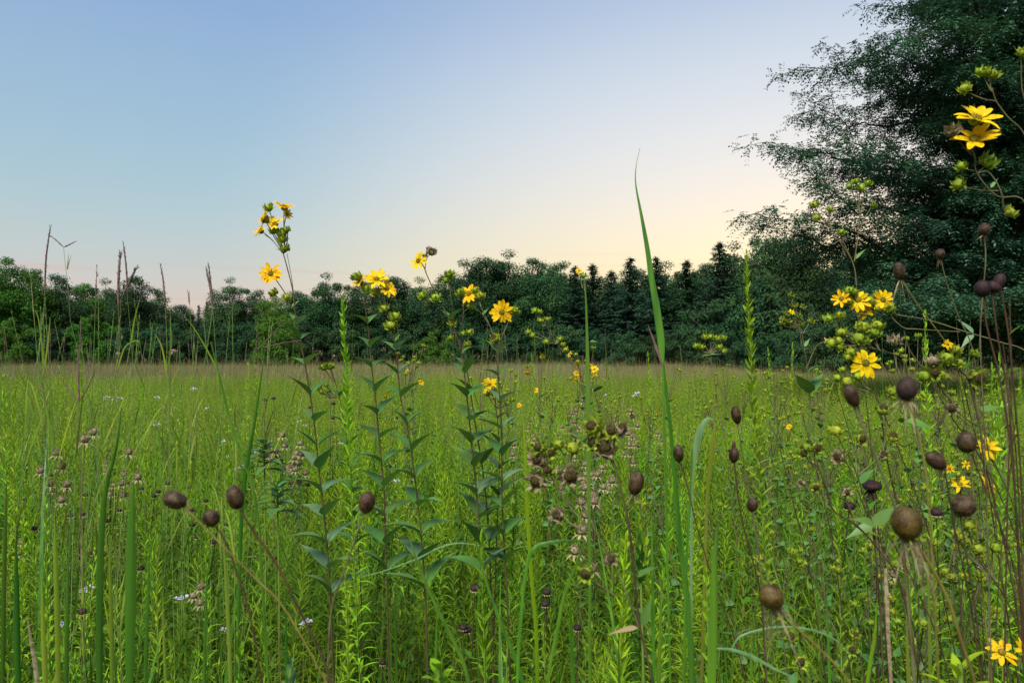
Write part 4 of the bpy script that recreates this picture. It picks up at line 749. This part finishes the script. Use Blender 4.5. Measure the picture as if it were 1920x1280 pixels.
culm('tall grass stem with one slim purple spike, leftmost of the high ones at left',[(84,540),(82,600),(83,680),(86,780),(95,900)],1.9,[([(84,545),(86,490),(90,455),(95,424)],4.5)],[([(82,690),(78,640),(70,590),(60,580)],4),([(82,700),(90,640),(94,595)],4)])
culm('grass stem with a bent side branch forming a wide V at its top, at left',[(119,462),(123,500),(128,540),(132,600),(145,660),(150,780)],1.9,[([(119,463),(105,450),(92,441)],3),([(120,463),(131,458),(142,453)],3)],[([(126,505),(130,490),(134,478)],2),([(126,505),(128,485),(129,474)],2)],.0011)
culm('grass stem with the thickest straight purple spike at left',[(222,560),(222,620),(221,700),(223,800)],1.9,[([(222,575),(222,530),(224,495),(227,472)],7)],[([(221,690),(235,650),(260,640),(255,680)],3)])
culm('grass stem with a thin dark awned spike between two purple ones at left',[(238,545),(241,580),(246,640),(250,720),(250,840)],1.9,[([(239,545),(237,505),(233,470),(231,455)],4.5)],[([(246,640),(252,600),(262,560)],4)],.0011)
culm('grass stem with a purple spike slanting to the right at left',[(232,550),(226,570),(224,650),(222,760)],1.95,[([(230,555),(240,535),(249,515),(257,502)],6)])
culm('grass stem with one short purple spike just left of the gap in the treeline',[(310,575),(312,620),(313,700),(318,820)],1.9,[([(310,575),(308,545),(305,520),(301,497)],4.5)],[([(313,700),(303,650),(290,625)],4),([(313,700),(322,640),(318,600)],3)])
culm('grass stem with two purple spikes held close together, above the field left of centre',[(398,570),(402,620),(406,680),(412,760),(420,880)],1.9,[([(399,575),(395,545),(389,515),(387,504)],5),([(399,570),(396,540),(393,515),(391,496)],5)],[([(406,690),(385,650),(360,610),(345,592)],3.5)])
culm('pale thin grass stem with a small forked tip left of the paired purple spikes',[(355,545),(357,600),(362,680),(368,780)],2.2,[([(355,570),(353,550),(351,545)],2.5)],[],.001)
culm('brown three-pronged grass head standing in the field at left',[(148,750),(148,800),(150,900)],1.7,[([(148,755),(147,700),(147,650)],4),([(146,752),(125,725),(97,690)],3),([(149,752),(165,725),(180,690)],3.5)],[],.0012,'spike')
culm('tan three-pronged grass head leaning left beneath the tallest flower cluster',[(490,650),(492,690),(496,760),(505,860)],2.2,[([(490,648),(510,628),(530,605)],4),([(492,652),(530,643),(565,638)],3),([(488,650),(482,655),(478,660)],2)],[],.0011,'tan')
# ---- goldenrods
def goldenrod(root,off,path,nl,ll,lw,spire=0,m='goldenrod',r=.003,stem='gstem'):
    sb=MB(); sb.tube(path,np.linspace(r,.0012,len(path)),5); sb.build('stem',M[stem],root,off)
    lb=MB(); t=np.linspace(.12,1,nl)**.8; b=at_len(path,t); th=np.arange(nl)*2.4; el=.55+.75*t**2+rng.normal(size=nl)*.15
    d=np.stack([np.cos(th)*np.cos(el),np.sin(th)*np.cos(el),np.sin(el)],-1)
    lb.leaves(b,d,[0,0,1],ll*(1-.72*t**1.6)*rng.uniform(.8,1.15,nl),lw*(1-.5*t),lance,6,droop=rng.uniform(.3,1.0,nl)*(1.1-t),fold=.2)
    if spire:
        fb=lb; n=spire; t=rng.uniform(.72,.99,n); b=at_len(path,t); th=rng.uniform(0,6.28,n); d=np.stack([np.cos(th)*.55,np.sin(th)*.55,np.ones(n)*.8],-1)
        fb.leaves(b,d,rng.normal(size=(n,3)),ll*.5*(1.25-t)*3.2*.55,lw*.55,lance,3,cup=.1)
    lb.build('leaves',M[m],root,off)
def gold_px(label,pts,d,nl,ll,lw,spire=0,r=.003,m='goldenrod'):
    p=np.array([P(x,y,d) for x,y in pts]); g=to_ground(p[-1],p[-2]); q=smooth(np.vstack([p,subdiv(p,g)]),5)[::-1]; root=empty('goldenrod_plant',g); tag(root,label,'wildflower'); goldenrod(root,g,q,nl,ll,lw,spire,m,r)
gold_px('tallest goldenrod spire with small curled leaves, right of centre over the treeline',[(1400,478),(1401,540),(1404,600),(1409,680),(1412,760),(1420,860),(1430,980),(1440,1100)],1.9,210,.085,.014,30)
gold_px('bright yellow-green goldenrod spire with upswept branchlets, left of the three-flower plant',[(642,560),(644,620),(648,680),(650,760),(655,850),(660,960)],2.3,150,.10,.013,60)
for x,y,d,lab in [(1040,700,4,'small goldenrod spire behind the camera-facing flower plant'),(997,668,4.5,'goldenrod spire at the field edge left of the budded central plant'),(1215,664,5,'small goldenrod spire at the field edge left of the long curved blade base'),(478,690,3.4,'goldenrod spire at the field edge below the tan three-pronged grass'),(845,690,4,'goldenrod spire among the central plants with a tapering tip'),(738,690,3.6,'pale goldenrod spire just right of the three-flower plant'),(1440,655,4,'thin goldenrod spire right of the tallest one'),(1486,650,3.4,'thin goldenrod spire second to the right of the tallest one'),(5,706,3,'yellow-green goldenrod tip at the left edge of the field'),(23,742,2.8,'second yellow-green goldenrod tip near the left edge'),(1735,590,2.2,'light goldenrod spire under the dry drooping seed head at right'),(1875,672,2,'leafy goldenrod spire at the right edge near the big buds'),(1860,690,2.4,'goldenrod spire left of the leafy one near the right edge')]:
    gold_px(lab,[(x,y),(x+random.uniform(-2,4),y+60),(x+random.uniform(0,9),y+160)],d,110,.085,.012,20)
for x,y,d,lab in [(320,1216,.95,'yellow-green goldenrod tip at the bottom left'),(445,1166,1.0,'yellow-green goldenrod tip at the bottom, right of the bottom-left one'),(88,1134,1.05,'upright yellow-green goldenrod tip near the bottom left corner'),(120,1195,1.05,'smaller goldenrod tip right of the one near the bottom left corner'),(647,1070,1.1,'bright upright goldenrod among the leafy plants, bottom left of centre'),(1323,1066,1.1,'bright goldenrod tip beside the thick upright blade at the bottom'),(15,1258,.9,'goldenrod tip in the very bottom left corner'),(1018,1170,1.2,'narrow goldenrod tip left of the drying bud plant base')]:
    gold_px(lab,[(x,y),(x+3,y+70),(x+5,y+150)],d,120,.05,.010,30,.0025)
def rosette(label,px,py,d,n,ll,lw,m,up=.6):
    p=P(px,py,d); g=p.copy(); g[2]=0; root=empty('leafy_plant',g); tag(root,label,'plant'); mb=MB(); mb.tube(smooth([p,(p+g)/2+[.01,0,0],g],4),.003,5); mb.build('stem',M['gstem'],root,g)
    lb=MB(); k=np.arange(n); t=k/n; th=k*2.4; el=up+.7*t; dd=np.stack([np.cos(th)*np.cos(el),np.sin(th)*np.cos(el),np.sin(el)],-1)
    lb.leaves(p-[0,0,1]*((1-t)*.10)[:,None],dd,[0,0,1],ll*(1-.4*t),lw,lance,6,droop=.35,fold=.25); lb.build('leaves',M[m],root,g)
rosette('yellow-green star-shaped leafy tip at the bottom centre',822,1245,.95,16,.05,.016,'goldenrod',.3)
rosette('broad grey-green leafy shoot at the bottom, left of centre',545,1245,1.1,18,.05,.012,'bluegrass',.8)
rosette('pointed bright leaves fanning out in the bottom right corner',1800,1245,.8,14,.075,.011,'forb',.35)
rosette('dark green leafy shoot at left, behind the yellow withering leaves',495,830,2.8,16,.12,.045,'rleaf',.1)
rosette('dark leafy shoot below the other dark one at left',520,905,2.6,14,.11,.045,'rleaf',.1)
rosette('grey-green leafy shoot beside the drying bud plant stem',1200,1010,1.5,20,.06,.014,'forbdark',.9)
# ---- repeats, copied from one of each kind
def px_dup(first,H,px,py,d,label,group,state,tilt=.05):
    p=P(px,py,d); sc=max(.3,p[2]/H); loc=(p[0],d,0)
    tl=(random.uniform(-tilt,tilt),random.uniform(-tilt,tilt)); loc=(p[0]-math.sin(tl[1])*p[2],d+math.sin(tl[0])*p[2],0)
    return dup(first,loc,random.uniform(0,6.28),(1,1,sc) if state=='z' else sc,label,group,tl)
protos=[]
def make(name,cat): r=empty(name); r['category']=cat; protos.append(r); return r
O=np.zeros(3)
# small dark domed heads
DH=[]
for v in range(3):
    r=make('dark_headed_flower','seed head'); mb=MB(); q=smooth([[0,0,.8],[.01*v,.01,.4],[0,0,0]],4); mb.tube(q,np.linspace(.0012,.002,len(q)),5); mb.build('stem',M['darkstem'],r)
    mb=MB(); mb.ellipsoid(np.array([0,0,.806]),[0,0,1],.009,.0125,10,7,.15); k=90; z=rng.uniform(-.2,1,k); t=rng.uniform(0,6.28,k); rr=np.sqrt(np.clip(1-z*z,0,1)); nr=np.stack([rr*np.cos(t),rr*np.sin(t),z],-1); mb.leaves(nr*[.0125,.0125,.009]+[0,0,.806],nr,rng.normal(size=(k,3)),.004,.0015,lance,1); h=mb.build('seed_head',M['seedd'],r)
    mb=MB(); n=9+v; t=np.arange(n)*6.28/n; rad=np.stack([np.cos(t),np.sin(t),np.zeros(n)],-1); mb.leaves(rad*.006+[0,0,.80],rad+[0,0,.15],[0,0,1],.018 if v!=1 else .008,.006,lance,4,droop=.5); mb.build('bracts',M['drybr'] if v!=2 else M['bract'],r)
    mb=MB(); b=np.array([[0,0,z] for z in (.5,.5,.35,.35,.62,.62)]); t=np.array([0,3.1,1.5,4.6,.8,3.9]); mb.leaves(b,np.stack([np.cos(t),np.sin(t),.8+0*t],-1),[0,0,1],.07,.018,lance,4,droop=.4); mb.build('leaves',M['forbdark'],r); DH.append(r)
for px,py in [(168,812),(117,850),(192,848),(90,888),(130,918),(158,925),(136,962),(180,962),(213,925),(218,908),(248,930),(262,912),(268,926),(281,922),(270,946),(228,955),(200,978),(380,912),(387,935),(372,953),(362,982),(424,980),(350,1003),(165,1036),(200,1036),(270,1002),(436,1010),(140,1142),(60,930),(40,870),(100,985),(300,1055),(330,900),(506,752),(522,745),(625,758),(627,780),(593,765),(610,745),(745,780),(478,905),(540,905),(590,905)]:
    px_dup(DH[random.choice([0,1,1,2])],.81,px+random.uniform(-3,3),py+random.uniform(-3,3),min(6,.62*1400/(py-640)*1.25),'small dark domed seed head on a thin stem in the left half of the meadow','small dark seed heads left','s')
for px,py,lab in [(862,1093,'small dark reddish seed head at bottom centre, highest of the four there'),(858,1170,'small dark seed head at bottom centre, lowest left of four'),(895,1178,'small dark seed head at bottom centre, lowest right of four'),(1012,1140,'small dark head left of the drying bud plant'),(1082,1173,'small dark head directly left of the drying bud plant base'),(712,1240,'small dark seed head at the bottom edge left of the star-shaped leafy tip'),(1755,955,'small reddish-brown head left of the lower dark oval seed head'),(1520,945,'small dark head under the paired yellow-green buds'),(1050,1120,'small dark head with bent stem above its neighbour left of the drying bud plant')]:
    px_dup(DH[1],.81,px,py,2.1,lab,'small dark seed heads in the foreground','s')
# tan bergamot heads with pale bracts, several per stem
BG=[]
for v in range(3):
    r=make('dried_flower_plant','dried flower'); mb=MB(); q=smooth([[0,0,.9],[.012,.0,.45],[0,0,0]],4); mb.tube(q,np.linspace(.0012,.002,len(q)),5); mb.build('stem',M['rstemp'],r)
    for k,z in enumerate([.90,.85,.80][:v+1]):
        c=np.array([0,0,z]) if k==0 else np.array([math.cos(k*2.1)*.03,math.sin(k*2.1)*.03,z]); mb=MB(); mb.ellipsoid(c,[0,0,1],.012,.014,9,6,.3); n=40; nr=rdir(n); nr[:,2]=abs(nr[:,2]); mb.leaves(c+nr*.011,nr+[0,0,.5],rng.normal(size=(n,3)),.010,.003,lance,1); h=mb.build('seed_head',M['dry'],r)
        mb=MB(); n=8; t=np.arange(n)*6.28/n+k; rad=np.stack([np.cos(t),np.sin(t),0*t],-1); mb.leaves(c+rad*.008-[0,0,.010],rad,[0,0,1],.024,.009,lance,4,droop=.55); mb.build('bracts',M['drybr'],r)
    mb=MB(); n=10; z=np.linspace(.3,.8,n); t=np.arange(n)*1.7; mb.leaves(np.stack([0*z,0*z,z],-1),np.stack([np.cos(t),np.sin(t),.5+0*t],-1),[0,0,1],.055,.016,lance,4,droop=.5); mb.build('leaves',M['forbdark'],r); BG.append(r)
for k in range(36):
    px,py=[(1085,770),(1075,790),(1175,780),(1150,790),(1192,818),(995,788),(1020,815),(985,828),(1080,860),(1120,875),(1150,850),(1110,905),(1090,930),(1130,940),(1060,880),(1140,900)][k%16]; px+=random.gauss(0,34)*(k>15); py+=random.gauss(0,34)*(k>15)
    px_dup(BG[k%3],.9,px,py,min(5,.58*1400/(py-640)*1.05)+random.uniform(-.2,.6),'tan dried flower head with pale papery bracts in the patch behind the drying bud plant','tan dried flower heads at centre','s')
for k,(px,py) in enumerate([(240,890),(225,905),(60,1010),(232,880),(180,870),(110,905),(360,1120),(390,1100),(1635,985),(1445,1010),(1690,1050)]):
    px_dup(BG[k%3],.9,px,py,min(4.5,2.8+(1050-py)*.01) if py<1050 else 2.4,'tan dried flower head with pale bracts scattered away from the central patch','scattered tan dried heads','s')
for k,(px,py) in enumerate([(168,808),(115,846),(194,845),(90,884),(176,818),(228,905),(245,890),(150,900)]):
    px_dup(BG[k%2],.9,px,py,3.1,'brown domed flower head with pale hanging bracts at left, above the three foreground seed heads','bracted heads at left','s')
# withered yellow plant left of the tallest one
yb=[(x,y) for x,y in [(537,815),(527,830),(545,835),(550,850),(530,855),(556,868),(545,880),(520,845),(560,830)]]
for k_,(x,y) in enumerate(yb): px_dup(BG[k_%3],.9,x,y,3.9,'yellowing dried flower head in the small patch left of the tallest flowering plant','yellowing dried heads','s')
# lavender flowers
LV=[]
for v in range(2):
    r=make('lavender_flower_plant','wildflower'); mb=MB(); q=smooth([[0,0,.9],[.0,.01,.45],[0,0,0]],4); mb.tube(q,np.linspace(.0011,.002,len(q)),5); mb.build('stem',M['gstem'],r)
    mb=MB(); n=22; nr=rdir(n); nr[:,2]=abs(nr[:,2])*.6; nr=unit(nr); mb.leaves(nr*.006+[0,0,.9],nr,rng.normal(size=(n,3)),.022,.009,lance,4,droop=.25); mb.build('flower',M['petalw'],r)
    mb=MB(); n=8; t=np.arange(n)*6.28/n; rad=np.stack([np.cos(t),np.sin(t),0*t],-1); mb.leaves(rad*.004+[0,0,.89],rad,[0,0,1],.022,.008,lance,3,droop=.3); mb.build('bracts',M['bract'],r); LV.append(r)
for k,(px,py) in enumerate([(560,790),(573,797),(630,832),(294,797),(277,797),(441,872),(447,878),(420,828),(468,848),(430,856),(215,747),(222,750),(200,745),(1188,738),(1196,742),(156,1112),(165,1108),(95,1172),(322,1124),(343,1120),(400,1172),(578,1163),(590,1162),(750,903),(1818,1064),(370,730),(385,765),(290,745),(1880,760),(1890,782),(1140,740)]):
    px_dup(LV[k%2],.9,px,py,min(7,max(2.6,.8*1400/max(60,py-650))),'small pale lavender flower head low among the meadow grasses','small pale lavender flowers','s')
# mid-distance yellow flower plants
MR=[]
for v in range(4):
    r=make('yellow_flower_plant','wildflower'); mb=MB(); q=smooth([[0,0,1.3],[.02,.0,.7],[0,0,0]],4); mb.tube(q,np.linspace(.0015,.0035,len(q)),5)
    tips=[]
    for k in range(4+v):
        a=k*2.4+v; e=np.array([math.cos(a)*.06,math.sin(a)*.06,1.30+random.uniform(-.1,.06)]); tips.append(e); mb.tube(smooth([[0,0,1.12],[e[0]*.5,e[1]*.5,1.2],e],3),.0013,4)
    mb.build('stem',M['rstemp'],r)
    for k,e in enumerate(tips):
        if k<(2 if v<2 else 0): flower_parts(r,O,e,unit([math.cos(k*3),-.8,.7]),.021,10,.2)
        else: bud_part(r,O,e,unit([e[0]*5,e[1]*5,1]),.021,.3*(k%2))
    mb=MB(); z=np.repeat(np.linspace(.3,1.1,9),2); t=np.arange(18)*math.pi+np.repeat(np.arange(9)%2,2)*1.5; mb.leaves(np.stack([0*z,0*z,z],-1),np.stack([np.cos(t),np.sin(t),.9+0*t],-1),[0,0,1],.085*(1.25-z*.6),.034,ovate,5,droop=.3,fold=.3); mb.build('leaves',M['rleaf'],r); MR.append(r)
sets=[(0,[(772,688,5),(721,722,4.5),(952,689,4),(985,738,5),(1083,650,4.5),(1082,680,4.5),(1108,655,4),(1137,660,4),(1152,676,4.5),(1166,680,4.5),(1459,770,4),(1000,715,5),(1240,760,6)]),
      (2,[(778,652,4.5),(790,668,4.5),(965,712,4),(975,700,4),(1185,745,4),(1200,742,4),(1190,760,4),(1345,690,5),(1420,700,5),(1380,715,5),(1470,735,4.2),(1500,700,4),(1540,745,3.6),(1450,690,5),(1390,700,5.5),(1290,700,6),(1555,700,3.8),(1510,770,3.4),(1700,700,3),(1760,790,3),(1250,735,5),(1130,705,5),(1050,735,5),(690,740,6),(650,735,6),(1700,640,3.4),(1650,640,3.6)])]
for v,ls in sets:
    for k,(px,py,d) in enumerate(ls):
        px_dup(MR[v+k%2],1.32,px,py,d,'small mid-distance plant with tiny yellow flowers and buds' if v==0 else 'small mid-distance plant carrying only round green buds','mid-distance yellow flower plants' if v==0 else 'mid-distance budded plants','s',.12)
for k in range(78):
    px=random.uniform(1440,1930) if k%3 else random.uniform(1640,1930); py=random.uniform(690,1010); d=min(3.6,max(1.7,1400*random.uniform(.5,.75)/(py-560)))
    px_dup(MR[(2,3,2,3,2)[k%5]],1.32,px,py,d,'slim leafy plant with small round yellow-green buds in the tangle at right','budded plants in the right tangle','s',.28)
GC=[]
for v in range(3):
    r=make('broad_grass_clump','grass'); b=MB(); add_blades(b,0,0,9,.95,.05,.011,10,.30,.5); b.build('blades',M['grassd' if v!=1 else 'bigblade'],r)
    b=MB(); add_blades(b,0,0,6,.85,.05,.007,8,.5,.6); b.build('narrow_blades',M['grass'],r); GC.append(r)
for k,(px,py,d) in enumerate([(20,900,1.5),(85,990,1.35),(150,1010,1.5),(215,960,1.7),(-20,960,1.3),(300,1010,1.8),(380,960,1.9),(60,870,2.2),(470,1080,1.4),(240,850,2.4),(985,900,1.8),(1010,1010,1.5),(1230,930,1.9),(1290,1010,1.6),(1190,1090,1.4),(1735,850,1.9),(1720,1010,1.5),(1400,1060,1.5),(330,830,2.6),(120,820,2.6),(770,1080,1.6),(880,1130,1.4)]):
    px_dup(GC[k%3],.93,px,py,d,'clump of broad deep green grass blades among the leafy stems','clumps of broad grass','s',.06)
# mid-distance goldenrods
GR=[]
for v in range(4):
    r=make('goldenrod_plant','wildflower'); q=smooth([[0,0,0],[.02,.01,.5],[.03*v-.04,0,1.0]],5); goldenrod(r,O,q,[80,100,120,90][v],.085,.012,[0,25,40,10][v],'goldenrod' if v!=3 else 'forb'); GR.append(r)
for k in range(150):
    px=random.uniform(-20,1940); py=random.choice([random.uniform(700,780),random.uniform(720,860),random.uniform(820,1000)]) if k%6 else random.uniform(678,700)
    d=min(9,1400*random.uniform(.38,.62)/(py-650)); d=max(d,1.7)
    px_dup(GR[k%4],1.0,px,py,d,'young goldenrod stem with narrow bright green leaves standing a little above the grass','young goldenrods in the meadow','s',.08)
# slender grass stems
TG=[]
for v in range(4):
    r=make('tall_grass_stem','grass stem'); q=smooth([[0,0,0],[.02,.01,.8],[.05+.03*v,0.01,1.6]],5); mb=MB(); mb.tube(q,np.linspace(.0018,.0007,len(q)),4); mb.build('stem',M['culm'],r)
    mb=MB(); n=3; z=np.array([.5,.8,1.1]); t=np.array([0,2.5,4.6])+v; mb.leaves(at_len(q,z/1.6),np.stack([np.cos(t)*.35,np.sin(t)*.35,1+0*t],-1),np.stack([np.cos(t),np.sin(t),0*t],-1),.34,.007,bladep,8,droop=rng.uniform(.1,.5,n),fold=.2); mb.build('leaves',M['grass'],r)
    mb=MB(); s0=at_len(q,np.linspace(.9,1,5)); mb.tube(s0,[.0008,.0012,.0012,.0010,.0003],5); n=26; b=at_len(s0,rng.uniform(0,1,n)); mb.leaves(b,rng.normal(size=(n,3))*.3+[.05,0,1],rng.normal(size=(n,3)),.012,.002,lance,1); mb.build('seed_spike',M[['spike','culm','tan','culm'][v]],r); TG.append(r)
tops=[(58,498),(137,553),(168,523),(195,583),(160,590),(213,610),(262,630),(285,575),(350,600),(360,590),(35,560),(5,560),(100,590),(250,600),(428,625),(452,640)]
for k in range(150):
    if k<len(tops): px,py=tops[k]; d=random.uniform(2.2,3)
    elif k<80: px=random.uniform(-10,480); py=random.uniform(570,690); d=random.uniform(2,5)
    elif k<120: px=random.uniform(480,1920); py=random.uniform(600,690); d=random.uniform(4,9)
    else: px=random.uniform(860,1080); py=random.uniform(600,680); d=random.uniform(5,10)
    lab='slender grass stem with a thin seed tip at left, rising above the field edge' if px<480 else 'slender grass stem with a thin seed tip in the middle or right of the meadow'
    px_dup(TG[k%4],1.6,px,py,d,lab,'slender grass stems left' if px<480 else 'slender grass stems centre and right','s',.10)
for r in protos:
    for c in list(r.children):
        for g_ in list(c.children): bpy.data.objects.remove(g_)
        bpy.data.objects.remove(c)
    bpy.data.objects.remove(r)
